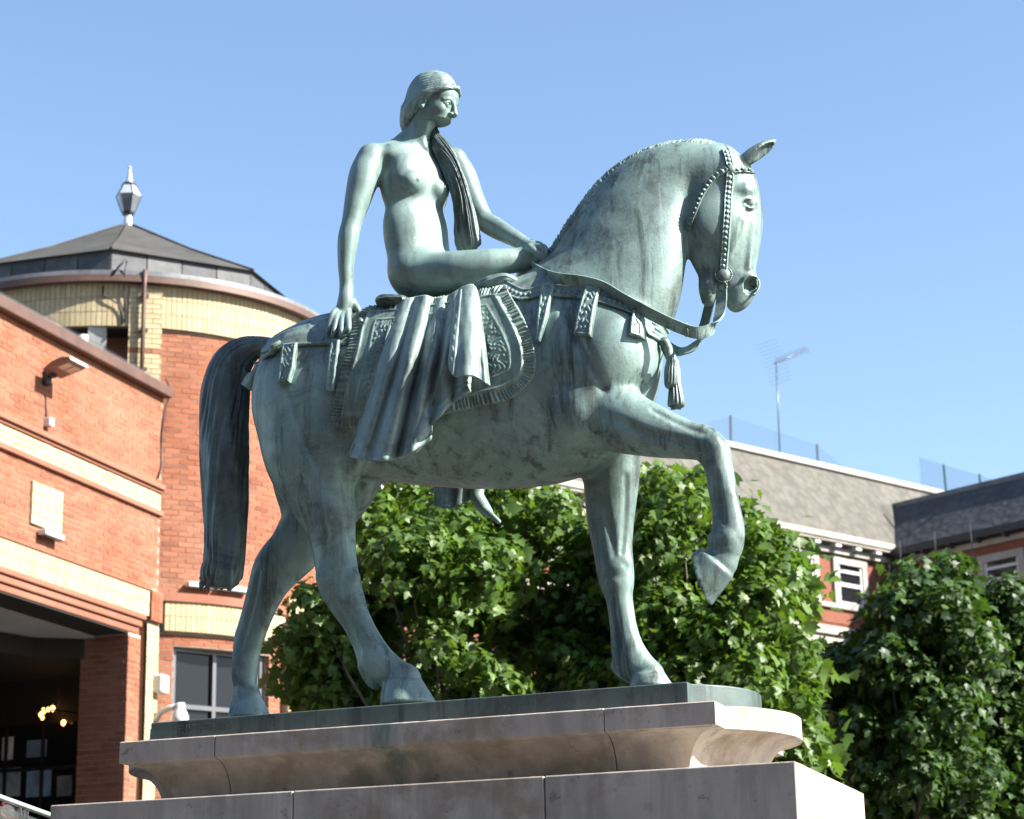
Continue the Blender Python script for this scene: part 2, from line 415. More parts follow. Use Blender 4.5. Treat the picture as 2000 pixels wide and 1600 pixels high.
for y in (-1, 1):
    HE = lambda c, r, **k: H.ell(PH(c[0], c[1], y*c[2]), r, HAX, **k)
    HTB = lambda pts, r, **k: H.tube([PH(p[0], p[1], y*p[2]) for p in pts], r, **k)
    HE((1402, 432, .070), (.13, .05, .145), k=.035)                          # cheek
    HE((1452, 372, .074), (.05, .035, .035), k=.03)                          # brow
    HE((1463, 398, .078), (.034, .022, .030), k=.014)
    HE((1465, 397, .106), (.026, .016, .022), k=.008, op='sub')
    HE((1465, 397, .084), (.023, .018, .019), k=.003)                        # eyeball
    HTB([(1453, 394, .100), (1462, 388, .104), (1473, 390, .094), (1479, 398, .08)], (.004, .006, .005, .004), k=.008)      # lids
    HTB([(1455, 400, .098), (1464, 407, .098), (1476, 405, .088)], (.004, .005, .004), k=.008)
    HTB([(1446, 430, .088), (1432, 470, .076), (1424, 505, .062)], (.02, .02, .012), k=.03)      # facial crest
    HTB([(1468, 440, .06), (1464, 490, .05), (1462, 525, .048)], (.018, .016, .014), k=.03)      # nasal bone
    HE((1464, 556, .046), (.045, .028, .056), k=.018)
    HTB([(1452, 546, .070), (1464, 538, .072), (1480, 548, .062), (1481, 562, .058), (1472, 575, .064)], (.010, .011, .010, .010, .010), k=.010)   # rim of the nostril
    HE((1466, 558, .070), (.034, .060, .042), k=.006, op='sub')
    HE((1472, 554, .050), (.022, .050, .032), k=.006, op='sub')
    HTB([(1446, 322, .055), (1460, 310, .068), (1479, 297, .078), (1499, 284, .080), (1514, 274, .075)], (.032, .036, .038, .029, .007), k=.02)
    HTB([(1468, 317, .098), (1485, 304, .107), (1499, 291, .102), (1508, 282, .090)], (.013, .030, .025, .010), k=.005, op='sub')
    HTB([(1420, 548, .07), (1414, 562, .05), (1411, 580, .03)], (.008, .016, .018), k=.006, op='sub')
# hind legs
H.chain([((505, 800), (705, 800), .2, -.16), ((520, 870), (712, 880), .18, -.18), ((556, 950), (690, 950), .135, NY), ((592, 1000), (691, 1010), .105, NY), ((609, 1045), (691, 1060), .088, NY),
         ((617, 1100), (695, 1100), .078, NY), ((624, 1135), (701, 1143), .074, NY), ((644, 1173), (711, 1177), .064, NY), ((668, 1218), (722, 1203), .055, NY), ((690, 1263), (745, 1248), .055, NY),
         ((705, 1300), (772, 1290), .064, NY), ((742, 1326), (800, 1310), .058, NY), ((752, 1342), (822, 1324), .07, NY)], .07, 5)
H.chain([((540, 850), (760, 850), .17, .15), ((533, 905), (752, 905), .155, .17), ((547, 965), (715, 965), .125, FY), ((553, 1005), (672, 1022), .1, FY), ((530, 1055), (625, 1085), .085, FY),
         ((500, 1094), (586, 1122), .074, FY), ((487, 1140), (556, 1158), .064, FY), ((470, 1210), (528, 1210), .056, FY), ((453, 1265), (509, 1265), .056, FY), ((447, 1305), (501, 1315), .064, FY),
         ((460, 1340), (500, 1340), .056, FY), ((455, 1372), (510, 1366), .07, FY)], .06, 5)
# far foreleg, planted
H.chain([((1110, 850), (1245, 830), .13, .13), ((1135, 905), (1249, 890), .115, FY-.02), ((1141, 945), (1247, 935), .10, FY-.02), ((1147, 1010), (1239, 1005), .086, FY-.02), ((1158, 1065), (1234, 1062), .076, FY-.02),
         ((1167, 1112), (1237, 1117), .072, FY-.02), ((1173, 1132), (1237, 1142), .066, FY-.02), ((1184, 1167), (1235, 1167), .056, FY-.02), ((1192, 1225), (1243, 1222), .05, FY-.02), ((1195, 1270), (1256, 1262), .056, FY-.02),
         ((1200, 1300), (1272, 1290), .06, FY-.02), ((1226, 1316), (1285, 1302), .055, FY-.02), ((1236, 1326), (1297, 1314), .066, FY-.02)], .06, 5)
# near foreleg, raised
H.chain([((1208, 735), (1140, 870), .14, -.15), ((1240, 766), (1205, 884), .115, -.19), ((1290, 797), (1278, 893), .095, -.2), ((1340, 820), (1330, 896), .082, -.2), ((1387, 833), (1358, 898), .074, -.2),
         ((1417, 860), (1370, 908), .072, -.2), ((1430, 903), (1377, 922), .066, -.2), ((1438, 950), (1383, 955), .055, -.2), ((1446, 995), (1391, 995), .05, -.2), ((1454, 1032), (1391, 1034), .056, -.2),
         ((1452, 1066), (1388, 1058), .06, -.2), ((1441, 1096), (1394, 1070), .054, -.2), ((1431, 1122), (1380, 1074), .06, -.2)], .045, 5)
# hooves
def hoof(c0, c1, w0, w1, y):
    H.chain([(c0[0], c0[1], w0, y), (c1[0], c1[1], w1, y)], .012, 3)
def standing_hoof(A0, B0, A1, B1, y):
    a, b = P(*A0, y), P(*B0, y); c, d = P(*A1, y), P(*B1, y)
    rows = []
    for i in range(14):
        u = i/13; p, q = a*(1-u)+c*u, b*(1-u)+d*u; m = (p+q)/2
        rows.append((m[0], m[2]-.012*u, y, abs(q[0]-p[0])/2, abs(q[0]-p[0])/2*.92))
    for m in rows:
        H.ell((m[0], m[2], m[1]) if False else (m[0], y, m[1]), (m[3], m[4], .022), k=.012, pad=.05)
standing_hoof((750, 1338), (824, 1330), (746, 1374), (849, 1366), NY)
standing_hoof((455, 1372), (511, 1368), (444, 1400), (526, 1396), FY)
standing_hoof((1236, 1324), (1298, 1316), (1232, 1342), (1312, 1332), FY-.02)
# raised hoof: a cone cut by its sole
y = -.2
cor_a, cor_b = P(1430, 1126, y), P(1368, 1074, y); so_a, so_b = P(1385, 1184, y), P(1354, 1087, y)
for i in range(28):
    u = i/27; p, q = cor_a*(1-u)+so_a*u, cor_b*(1-u)+so_b*u; m = (p+q)/2; L = np.linalg.norm(p-q)/2
    ax = (p-q)/np.linalg.norm(p-q); nr = np.array([-ax[2], 0, ax[0]])
    H.ell(m, (L, L*.8, .016), A=np.array([ax, [0, 1, 0], nr]), k=.012, pad=.05)
ax = (so_a-so_b)/np.linalg.norm(so_a-so_b); nr = np.array([-ax[2], 0, ax[0]])
if nr[0] < 0: nr = -nr
H.cut((so_a+so_b)/2+nr*.004, nr, (so_a+so_b)/2-.16, (so_a+so_b)/2+.16)
# fetlock tufts
H.tube([P(712, 1302, NY), P(724, 1328, NY), P(735, 1343, NY)], (.035, .03, .014), k=.02)
H.tube([P(449, 1308, FY), P(441, 1330, FY), P(436, 1350, FY)], (.038, .034, .012), k=.02)
H.tube([P(1204, 1302, FY), P(1212, 1314, FY), P(1217, 1319, FY)], (.03, .022, .01), k=.02)
H.tube([P(1394, 1052, -.2), P(1388, 1066, -.2)], (.03, .014), k=.02)
# muscles, tendons and creases
def groove(pts, r, k=.03):                # a shallow furrow laid along the surface
    q = spline(np.array([hit(p[0], p[1], miss=p[2]) for p in pts]), 3); rr = spline(np.array(r)[:, None], 3)[:, 0]
    q = [hit(*proj(p)[:2], miss=p[1])-unit3(p-CAM)*w*.62 for p, w in zip(q, rr)]
    H.tube(q, list(rr), k=k, op='sub', sub=5)
def unit3(v): return v/np.linalg.norm(v)
def lump(p, r, k=.03): c = hit(p[0], p[1], miss=p[2]); H.ell(c+unit3(c-CAM)*r[1]*.80, r, k=k+.01)
H.tube([P(1195, 782, -.37), P(1215, 768, -.36), P(1235, 758, -.34)], (.02, .03, .016), k=.03, op='sub')
groove([(1062, 780, -.365), (1072, 840, -.36), (1092, 890, -.33)], (.012, .018, .012), .04)
groove([(1098, 600, -.335), (1135, 680, -.37), (1180, 760, -.385)], (.012, .022, .012), .05)
groove([(555, 745, -.33), (590, 850, -.335), (632, 935, -.29)], (.012, .024, .014), .05)
groove([(665, 905, -.335), (682, 985, -.265), (690, 1050, -.255)], (.012, .018, .010), .04)
lump((690, 880, -.29), (.07, .06, .12), .06)
lump((640, 1000, -.26), (.05, .04, .09), .05)
lump((636, 1140, -.245), (.032, .022, .032), .02); lump((690, 1128, -.235), (.035, .025, .035), .025); lump((628, 1126, -.2), (.028, .03, .04), .025)
groove([(650, 1168, -.252), (676, 1222, -.246), (700, 1275, -.25)], (.010, .013, .010), .025)
lump((745, 1288, -.24), (.035, .022, .03), .025)
groove([(505, 1118, .11), (490, 1190, .125), (470, 1265, .125)], (.010, .013, .010), .025); lump((560, 1100, .13), (.035, .025, .035), .025)
groove([(1172, 960, .055), (1190, 1030, .075), (1200, 1085, .09)], (.010, .016, .010), .03); groove([(1222, 930, .07), (1222, 1010, .09), (1215, 1080, .09)], (.008, .013, .008), .03)
lump((1200, 1112, .095), (.045, .022, .034), .025); lump((1222, 1098, .10), (.025, .02, .025), .02); lump((1198, 1136, .10), (.03, .02, .02), .02)
groove([(1196, 1165, .108), (1204, 1220, .112), (1214, 1268, .108)], (.009, .013, .009), .022)
groove([(1205, 820, -.325), (1270, 850, -.31), (1340, 862, -.292)], (.010, .018, .010), .035); groove([(1275, 800, -.31), (1330, 828, -.29), (1375, 845, -.275)], (.008, .012, .008), .03)
lump((1392, 866, -.262), (.04, .022, .04), .03)
groove([(1398, 925, -.27), (1406, 975, -.257), (1414, 1020, -.258)], (.009, .013, .009), .022)
lump((1418, 1048, -.25), (.034, .018, .03), .02)
H.cut((0, 0, ZT-.012), (0, 0, 1), (-3, -1, ZT-.1), (3, 1, ZT+.1))
horse = put('horse', H.mesh('horse'), statue, BRONZE)
# tail: a loft with combed strands
def strands(u, th, s):
    w = th+.35*math.sin(2.2*s+1)+.5*mnoise.noise((s*1.3, math.cos(th), math.sin(th)))
    f = .10*mnoise.noise((math.cos(w)*3.2, math.sin(w)*3.2, s*1.2))+.055*mnoise.noise((math.cos(w)*8, math.sin(w)*8, s*1.0))+.022*math.sin(17*w+6*mnoise.noise((s*3, w, 1)))+.10*mnoise.noise((math.cos(th)*2.0, math.sin(th)*2.0, s*2.6))
    return f*min(1, .15+u*2.4)
TAIL = [((560, 664), (560, 715), .06, 0), ((530, 661), (533, 702), .065, 0), ((500, 660), (513, 695), .065, 0), ((462, 664), (494, 712), .07, 0), ((424, 688), (482, 738), .08, 0), ((398, 745), (479, 770), .088, 0), ((391, 810), (479, 820), .092, 0),
        ((393, 870), (479, 880), .09, 0), ((399, 940), (480, 950), .085, 0), ((404, 1030), (479, 1035), .078, 0), ((402, 1090), (476, 1098), .075, 0), ((394, 1122), (470, 1128), .068, 0), ((406, 1146), (452, 1150), .04, 0)]
tail = put('tail', loft('tail', TAIL, 150, 16, strands), horse, BRONZE_DARK)
tb = MB(); rt = random.Random(8)
for k in range(34):
    a = rt.uniform(0, 2*math.pi); q = rt.uniform(.45, .98); x = 437+36*q*math.cos(a); y = .07*q*math.sin(a); L = rt.uniform(0, 20)
    tb.tube([P(x+rt.uniform(-3, 3), 1085, y), P(x-3, 1115, y), P(x-8+rt.uniform(-6, 8), 1128+L*.7, y*.95), P(x-9+rt.uniform(-10, 12), 1136+L, y*.8)], (.012, .020, .016, .004), 7)
tb.build('tail_locks', BRONZE_DARK, tail, True, origin=(0, 0, ZT))
# ------------------------------------------------------------------ rider: one continuous figure
fx, lx, ux = np.array([.875, -.485, 0.]), np.array([.485, .875, 0.]), np.array([0., 0., 1.])
TA = np.array([fx, lx, ux])
RV = 0.0065
lo = P(640, 1030, 0.0); hi = P(1075, 115, 0.0)
G = Sculpt((lo[0]-.08, -.36, lo[2]-.02), (hi[0]+.08, .56, hi[2]+.04), RV)
tor = lambda px, py, f=0, l=0, u=0: P(px, py, 0.0)+f*fx+l*lx+u*ux
G.ell(tor(826, 538), (.150, .200, .150), TA, k=0)                               # pelvis
G.ell(tor(858, 548, 0, -.03), (.14, .13, .10), TA, k=.06)
G.ell(tor(813, 478, .005), (.118, .186, .19), TA, k=.10)                        # belly
G.ell(tor(812, 440), (.112, .188, .17), TA, k=.10)
G.ell(tor(808, 372), (.128, .200, .185), TA, k=.07)                             # ribcage
G.ell(tor(808, 318, -.01), (.098, .205, .085), TA, k=.07)
for s in (-1, 1):
    G.ell(tor(808, 356, .066, s*.085), (.055, .088, .105), TA, k=.07)             # pectoral
    G.ell(tor(803, 377, .116, s*.086), (.056, .062, .058), TA, k=.038)
    G.ell(tor(803, 377, .173, s*.090), (.008, .008, .008), TA, k=.012)
    G.tube([tor(812, 300, .050, s*.025), tor(810, 298, .046, s*.075), tor(808, 299, .034, s*.12), tor(808, 302, .01, s*.16)], (.008, .010, .012, .012), k=.045)      # collar bone
G.ell(tor(813, 500, .122), (.012, .014, .012), TA, k=.02, op='sub')
neckb, necka = P(810, 292, .0), P(833, 222, -.005)
G.tube([neckb-.02*fx, (neckb+necka)/2-.01*fx, necka], (.085, .068, .07), k=.05)
G.tube([P(840, 222, -.03), P(832, 250, -.035), P(826, 272, -.03), tor(816, 294, .062)], (.012, .016, .016, .012), k=.04)   # neck muscle
RS, LS = P(724, 312, -.175), P(890, 318, .165)
G.tube([neckb-.05*fx+.05*ux, (neckb+RS)/2-.03*fx+.025*ux, RS+.02*ux], (.06, .055, .05), k=.06)
G.tube([neckb-.05*fx+.05*ux, (neckb+LS)/2-.03*fx+.025*ux, LS+.02*ux], (.06, .055, .05), k=.06)
# arms
wr = P(677, 563, -.21)
G.tube([P(726, 308, -.15), P(713, 340, -.18), P(701, 382, -.20), P(688, 432, -.22), P(680, 468, -.23), P(676, 515, -.225), wr], (.074, .082, .071, .054, .054, .043, .034), k=.045)
wl = P(1031, 480, .015)
G.tube([P(886, 316, .16), P(903, 345, .165), P(921, 385, .165), P(944, 428, .155), P(966, 444, .13), P(1000, 463, .06), wl], (.072, .076, .066, .054, .055, .045, .034), k=.045)
# right hand leaning on the croup
pr = P(675, 595, -.22)
G.tube([wr, P(676, 585, -.22), P(672, 606, -.22)], (.034, .042, .040), k=.02)
G.ell(P(674, 598, -.215), (.046, .026, .05), k=.02)
for i, pts in enumerate(([(662, 603), (652, 622), (644, 637), (640, 648)], [(668, 608), (660, 628), (653, 644), (650, 656)], [(676, 610), (671, 630), (667, 645), (666, 656)], [(683, 608), (683, 626), (681, 640), (678, 650)])):
    q0, q2, q3 = P(*pts[0], -.225+.01*i), hit(*pts[2], off=.038), hit(*pts[3], off=.024)
    G.tube([q0, q0*.5+q2*.5+np.array([0, -.012, .016]), q2, q3], (.0175, .0165, .0155, .012), k=.008)
G.tube([P(688, 590, -.20), P(698, 604, -.205), P(703, 616, -.20), hit(705, 627, off=.03)], (.024, .019, .017, .012), k=.012)
# left hand closed on the reins
G.tube([wl, P(1040, 484, .0), P(1050, 487, -.01)], (.034, .040, .042), k=.02)
for i, (a, b, c, d) in enumerate((((1050, 482), (1063, 485), (1063, 502), (1058, 517)), ((1047, 488), (1059, 491), (1059, 503), (1050, 507)), ((1043, 493), (1052, 497), (1050, 507), (1042, 508)), ((1038, 497), (1046, 503), (1042, 511), (1036, 508)))):
    yy = -.045+.018*i
    G.tube([P(*a, yy), P(*b, yy-.012), P(*c, yy-.012), P(*d, yy)], (.019, .019, .018, .013), k=.008)
G.tube([P(1036, 484, -.04), P(1046, 492, -.06), P(1054, 500, -.062), P(1058, 508, -.055)], (.022, .019, .016, .012), k=.012)
# legs
G.tube([P(842, 536, -.06), P(890, 530, -.09), P(940, 519, -.08), P(985, 511, -.04), P(1028, 508, .02)], (.118, .105, .084, .068, .058), k=.06)
G.tube([P(1028, 508, .02), P(1030, 540, .18), P(1030, 600, .36), P(1015, 680, .43), P(1005, 770, .45)], (.058, .058, .064, .06, .04), k=.04)
G.tube([P(850, 532, .10), P(920, 540, .22), P(985, 585, .40)], (.11, .09, .066), k=.05)
G.tube([P(985, 585, .40), P(972, 680, .45), P(950, 800, .46), P(935, 900, .45), P(933, 958, .44)], (.066, .066, .056, .042, .034), k=.03)
G.tube([P(929, 966, .44), P(940, 984, .435), P(952, 1001, .43)], (.036, .036, .030), k=.02)
for i in range(5):
    yy = .395+.018*i; e = (0, -2, -4, -7, -11)[i]
    G.tube([P(946, 994, .43*.4+yy*.6), P(962+e*.5, 1008+e*.4, yy), P(974+e, 1019+e*.7, yy)], (.017, .015, .0135-.001*i), k=.008)
SKIN = bronze_mat('smooth_bronze', (.215, .31, .283), (.138, .202, .186), (.026, .031, .029), (.060, .058, .05), .45, .44, .18, .45)
rider = put('rider', G.mesh('rider'), statue, SKIN)
# head: finer grid, joined into the same figure
hy, hp = math.radians(-5), math.radians(15)
h_f = np.array([math.cos(hy)*math.cos(hp), math.sin(hy)*math.cos(hp), -math.sin(hp)])
h_l = np.array([-math.sin(hy), math.cos(hy), 0.]); h_u = np.cross(h_f, h_l)
HA = np.array([h_f, h_l, h_u]); HC = P(846, 210, 0.0); HS = 1.36
hp3 = lambda a, b, c: HC+HS*(a*h_f+b*h_l+c*h_u)
E = Sculpt(HC-.26, HC+.26, 0.0036)
he = lambda c, r, **k: E.ell(hp3(*c), [HS*q for q in r], HA, **k)
ht = lambda pts, r, **k: E.tube([hp3(*p) for p in pts], [HS*q for q in r], **k)
E.tube([neckb-.02*fx, (neckb+necka)/2-.01*fx, necka], (.085, .068, .07), k=0)
he((-.010, 0, .045), (.095, .072, .085), k=.04)
he((.030, 0, -.020), (.056, .058, .085), k=.04)
he((.045, 0, .045), (.047, .058, .05), k=.03)
he((.036, 0, -.064), (.050, .046, .034), k=.03)
he((.076, 0, -.086), (.020, .022, .018), k=.018)
for s in (-1, 1):
    he((.048, s*.040, -.016), (.028, .016, .022), k=.035)
    ht([(.086, s*.010, .022), (.082, s*.028, .027), (.068, s*.046, .02)], (.006, .0065, .005), k=.016)
    he((.092, s*.031, .008), (.016, .017, .010), k=.010, op='sub')
    he((.0700, s*.031, .006), (.0145, .0145, .0135), k=.002)
    ht([(.083, s*.016, .008), (.085, s*.031, .0165), (.072, s*.046, .008)], (.0020, .0026, .0018), k=.004)
    ht([(.082, s*.016, .004), (.082, s*.031, -.0035), (.071, s*.045, .005)], (.0018, .002, .0015), k=.005)
    he((.092, s*.012, -.026), (.011, .0085, .008), k=.006)
    he((.097, s*.007, -.034), (.006, .004, .004), k=.003, op='sub')
    he((-.008, s*.074, -.002), (.017, .008, .030), k=.006)
    he((-.003, s*.083, .003), (.009, .008, .017), k=.004, op='sub')
    he((-.002, s*.079, -.026), (.009, .007, .009), k=.004)
ht([(.086, 0, .026), (.093, 0, .010), (.100, 0, -.010), (.1045, 0, -.021)], (.009, .0078, .009, .0115), k=.010)
ht([(.084, -.021, -.0545), (.095, -.009, -.0515), (.0965, 0, -.053), (.095, .009, -.0515), (.084, .021, -.0545)], (.003, .0052, .005, .0052, .003), k=.008)
ht([(.084, -.018, -.0595), (.0935, 0, -.064), (.084, .018, -.0595)], (.003, .0065, .003), k=.008)
ht([(.090, -.022, -.0570), (.1015, 0, -.0577), (.090, .022, -.0570)], (.0016, .0020, .0016), k=.004, op='sub')
he((.103, 0, -.042), (.004, .0035, .006), k=.004, op='sub')
E.cut(necka-.06*ux, ux, HC-.26, HC+.26)
head = nobj('head', E.mesh('head')); head.data.transform(Matrix.Translation((0, 0, -ZT)))
bm = bmesh.new(); bm.from_mesh(rider.data); bm.from_mesh(head.data)
bm.to_mesh(rider.data); bm.free(); bpy.data.objects.remove(head)
rider.data.polygons.foreach_set('use_smooth', [True]*len(rider.data.polygons))
# hair: cap, waves and the long fall over the left shoulder
K_ = Sculpt(HC-.28, HC+.28, 0.0042)
he2 = lambda c, r, **k: K_.ell(hp3(*c), [HS*q for q in r], HA, **k)
ht2 = lambda pts, r, **k: K_.tube([hp3(*p) for p in pts], [HS*q for q in r], **k)
he2((-.014, 0, .049), (.105, .083, .099), k=0)
he2((-.066, 0, -.005), (.054, .066, .095), k=.04)
K_.cut(hp3(.050, 0, .062), -.80*h_f+.60*h_u, HC-.26, HC+.26)
K_.cut(hp3(-.030, 0, -.03), -.72*h_f+.70*h_u, HC-.26, HC+.26)
for s in (-1, 1):
    ht2([(.088, s*.003, .084), (.080, s*.030, .076), (.058, s*.056, .060), (.024, s*.071, .040), (-.016, s*.077, .018), (-.05, s*.070, -.012), (-.07, s*.055, -.05)], (.007, .010, .011, .011, .012, .016, .02), k=.03)
ht2([(-.085, -.02, -.03), (-.082, 0, -.075), (-.06, .035, -.115), (-.02, .06, -.15)], (.04, .042, .04, .034), k=.03)
me = K_.mesh('hair')
co = np.empty(len(me.vertices)*3, np.float32); me.vertices.foreach_get('co', co); co = co.reshape(-1, 3).astype(float)
nr = np.empty(len(me.vertices)*3, np.float32); me.vertices.foreach_get('normal', nr); nr = nr.reshape(-1, 3)
q = (co-HC)/HS; a_, b_, c_ = q@h_f, q@h_l, q@h_u
wl_ = -.55*a_+.83*c_-.25*np.abs(b_)
wob = np.array([mnoise.noise((x*14, y*14, z*14)) for x, y, z in zip(a_, b_, c_)])
dsp = .0008*np.sin(wl_*430+wob*8)+.0008*np.sin(wl_*900+wob*12)+.0032*wob
me.vertices.foreach_set('co', (co+nr*dsp[:, None]).astype(np.float32).ravel()); me.update()
hair = put('hair', me, rider, BRONZE)
def locks(u, th, s):
    w = th+.6*math.sin(3*s)+mnoise.noise((s*2.4, th, 3))*.7
    return .20*mnoise.noise((math.cos(w)*2.6, math.sin(w)*2.6, s*2.6))+.19*mnoise.noise((math.cos(w)*7, math.sin(w)*7, s*2.0))+.08*math.sin(15*w+7*s)
FALL = [((838, 250), (852, 250), .03, .045), ((841, 270), (862, 268), .032, .035), ((847, 295), (880, 290), .034, .03), ((860, 323), (896, 314), .034, .03), ((873, 350), (907, 345), .035, .03), ((884, 385), (917, 383), .036, .04),
        ((889, 420), (926, 425), .037, .05), ((890, 452), (932, 458), .037, .06), ((896, 482), (936, 482), .03, .07), ((908, 492), (930, 492), .012, .07)]
fall = put('hair_lock', loft('hair_lock', FALL, 150, 14, locks), hair, BRONZE_DARK)
# ------------------------------------------------------------------ harness and cloths that follow the horse's surface
xz = lambda p: (p[0], p[2])
def patch(name, pts, height, parent, mat=None, vox=.005, ylim=0.0, pad=.05, line=False, base=None, depth=.02):
    """a skin on the horse inside an outline (or along a line): height(d, s, X, Z) is its thickness"""
    W = [hit(*p, S_=base) for p in pts]; Q = np.array([xz(w) for w in W])
    lo = np.array([Q[:, 0].min()-pad, -.46, Q[:, 1].min()-pad]); hi = np.array([Q[:, 0].max()+pad, ylim, Q[:, 1].max()+pad])
    T = resample(base or H, lo, hi, vox); X = T.ax[0][:, None]; Z = T.ax[2][None, :]
    if line:
        d, s = linesdf(X, Z, spline(Q, 6)); edge = d-line
    else:
        R_ = spline(np.vstack([Q, Q[:1]]), 4) if len(pts) > 8 else np.vstack([Q, Q[:1]])
        edge = polysdf(X, Z, R_[:-1]); d, s = linesdf(X, Z, R_)
    h = height(d if line else -edge, s, X, Z).astype(np.float32)
    f = np.maximum(T.f-h[:, None, :], edge.astype(np.float32)[:, None, :])
    f = np.maximum(f, -(T.f+depth))
    f[:, -1, :] = np.maximum(f[:, -1, :], .004)
    me = T.mesh(name, f); return put(name, me, parent, mat or BRONZE)
def smooth(x, a, b):
    t = np.clip((x-a)/(b-a), 0, 1); return t*t*(3-2*t)
CLOTHB = bronze_mat('cloth_bronze', (.235, .318, .295), (.15, .205, .192), (.03, .036, .034), (.07, .068, .06), .6, .50, .3, .6)
EMBOSS = bronze_mat('embossed_bronze', (.22, .315, .28), (.13, .185, .168), (.022, .027, .026), (.06, .058, .05), .8, .46, .35, .7)
# saddle cloth with fringe, rib and scrolling relief
CLOTH = [(709, 612), (692, 640), (682, 680), (672, 715), (664, 745), (658, 772), (653, 800), (651, 820), (655, 833), (668, 838), (700, 838), (740, 838), (790, 834), (830, 825), (879, 808), (930, 797), (977, 788), (1005, 776), (1029, 758), (1042, 740), (1048, 715),
         (1047, 690), (1043, 668), (1035, 645), (1026, 625), (1016, 607), (1006, 590), (996, 572), (985, 560), (900, 560), (800, 575), (740, 600)]
def cloth_h(d, s, X, Z):
    fr = smooth(d, .062, .050)
    w = np.sin(s*2*math.pi/.019+9*np.sin(s*7.3)+4*np.sin(s*23)+d*38*np.sin(s*5))
    h = .024+fr*(-.004+.0052*w+.003*np.sin(s*2*math.pi/.071+d*30)+.003*np.sin(s*31))
    h = h+.007*np.exp(-((d-.066)/.007)**2)+.005*np.exp(-((d-.125)/.006)**2)
    n = np.sin(X*118+3.0*np.sin(Z*71+1)+2*np.sin(X*31))*np.sin(Z*104+2.6*np.sin(X*63+2)+2*np.sin(Z*27))
    return h+smooth(d, .13, .14)*.0046*smooth(n, .12, .30)
saddle_cloth = patch('saddle_cloth', CLOTH, cloth_h, statue, EMBOSS, vox=.0048, ylim=.02)
# croup blanket edge and breeching flap
CROUP = [(528, 668), (512, 692), (545, 686), (590, 677), (640, 675), (690, 672), (704, 640), (709, 605), (640, 606), (560, 640)]
patch('croup_blanket', CROUP, lambda d, s, X, Z: .011+.006*np.exp(-((d-.012)/.008)**2), statue, BRONZE, vox=.006)
# breast collar
COLLAR = [(985, 560), (1020, 576), (1060, 569), (1111, 571), (1147, 575), (1176, 582), (1237, 603), (1274, 626), (1292, 648), (1299, 668)]
def collar_h(d, s, X, Z):
    return .010+.006*np.exp(-((d-.028)/.005)**2)+.008*np.sqrt(np.clip(1-(d/.010)**2-((s % .028-.014)/.010)**2, 0, 1))
collar = patch('breast_collar', COLLAR, collar_h, statue, vox=.0042, line=.034)
def strap_h(d, s, X, Z):
    n = np.sin(X*150+Z*40)*np.sin(Z*120+np.sin(X*90)*2)
    return .026+.006*np.exp(-((d-.010)/.005)**2)+.005*smooth(n, .2, .5)*smooth(d, .014, .018)
def flat_h(d, s, X, Z): return .024+.004*np.exp(-((d-.008)/.004)**2)
for q, hf in (([(1148, 560), (1179, 562), (1157, 661), (1125, 658)], strap_h), ([(1241, 608), (1270, 611), (1263, 667), (1233, 657)], strap_h), ([(1062, 556), (1088, 556), (1072, 620), (1058, 672), (1050, 668), (1052, 620)], strap_h)):
    patch('pendant', q, hf, collar, vox=.0042)
for q in ([(556, 674), (585, 671), (578, 720), (569, 750), (546, 751), (550, 720)], [(652, 664), (668, 664), (664, 700), (657, 768), (641, 768), (645, 710)]):
    patch('crupper_strap', q, strap_h, saddle_cloth, vox=.0045)
# girth fold line above the elbow and a strap under the collar
# bridle
def bead_h(d, s, X, Z):
    return .008+.005*np.exp(-((d-.014)/.003)**2)+.009*np.sqrt(np.clip(1-(d/.009)**2-((s % .027-.0135)/.010)**2, 0, 1))
bridle = patch('bridle', [(1427, 343), (1424, 380), (1422, 420), (1419, 460), (1416, 500), (1414, 525)], bead_h, statue, vox=.0032, line=.018, ylim=.16)
patch('throat_lash', [(1416, 333), (1400, 343), (1383, 361), (1369, 384), (1359, 408), (1351, 430), (1347, 444)], bead_h, bridle, vox=.0032, line=.015, ylim=.16)
patch('brow_band', [(1436, 334), (1450, 333), (1458, 334), (1468, 336)], bead_h, bridle, vox=.0032, line=.013, ylim=.16)
patch('crown_strap', [(1419, 294), (1423, 306), (1427, 322)], bead_h, bridle, vox=.0032, line=.018, ylim=.16)
def rosette(name, px, py, r, parent, rings):
    c = hit(px, py); n = np.array([.36, -.93, .05]); n /= np.linalg.norm(n); a = np.cross(n, (0, 0, 1)); a /= np.linalg.norm(a); b = np.cross(a, n)
    S_ = Sculpt(c-(r+.03), c+(r+.03), .003); A = np.array([a, b, n])
    S_.ell(c+.004*n, (r*.74, r*.74, r*.40), A, k=0)
    if rings:
        for k in range(26):
            w = 2*math.pi*k/26; S_.ell(c+r*.90*(math.cos(w)*a+math.sin(w)*b)+.004*n, (r*.11, r*.11, r*.13), A, k=.004)
        S_.ell(c-.004*n, (r, r, r*.22), A, k=.004)
    return put(name, S_.mesh(name), parent, BRONZE)
rosette('rosette', 1428, 331, .031, bridle, False); rosette('rosette', 1413, 537, .046, bridle, True)
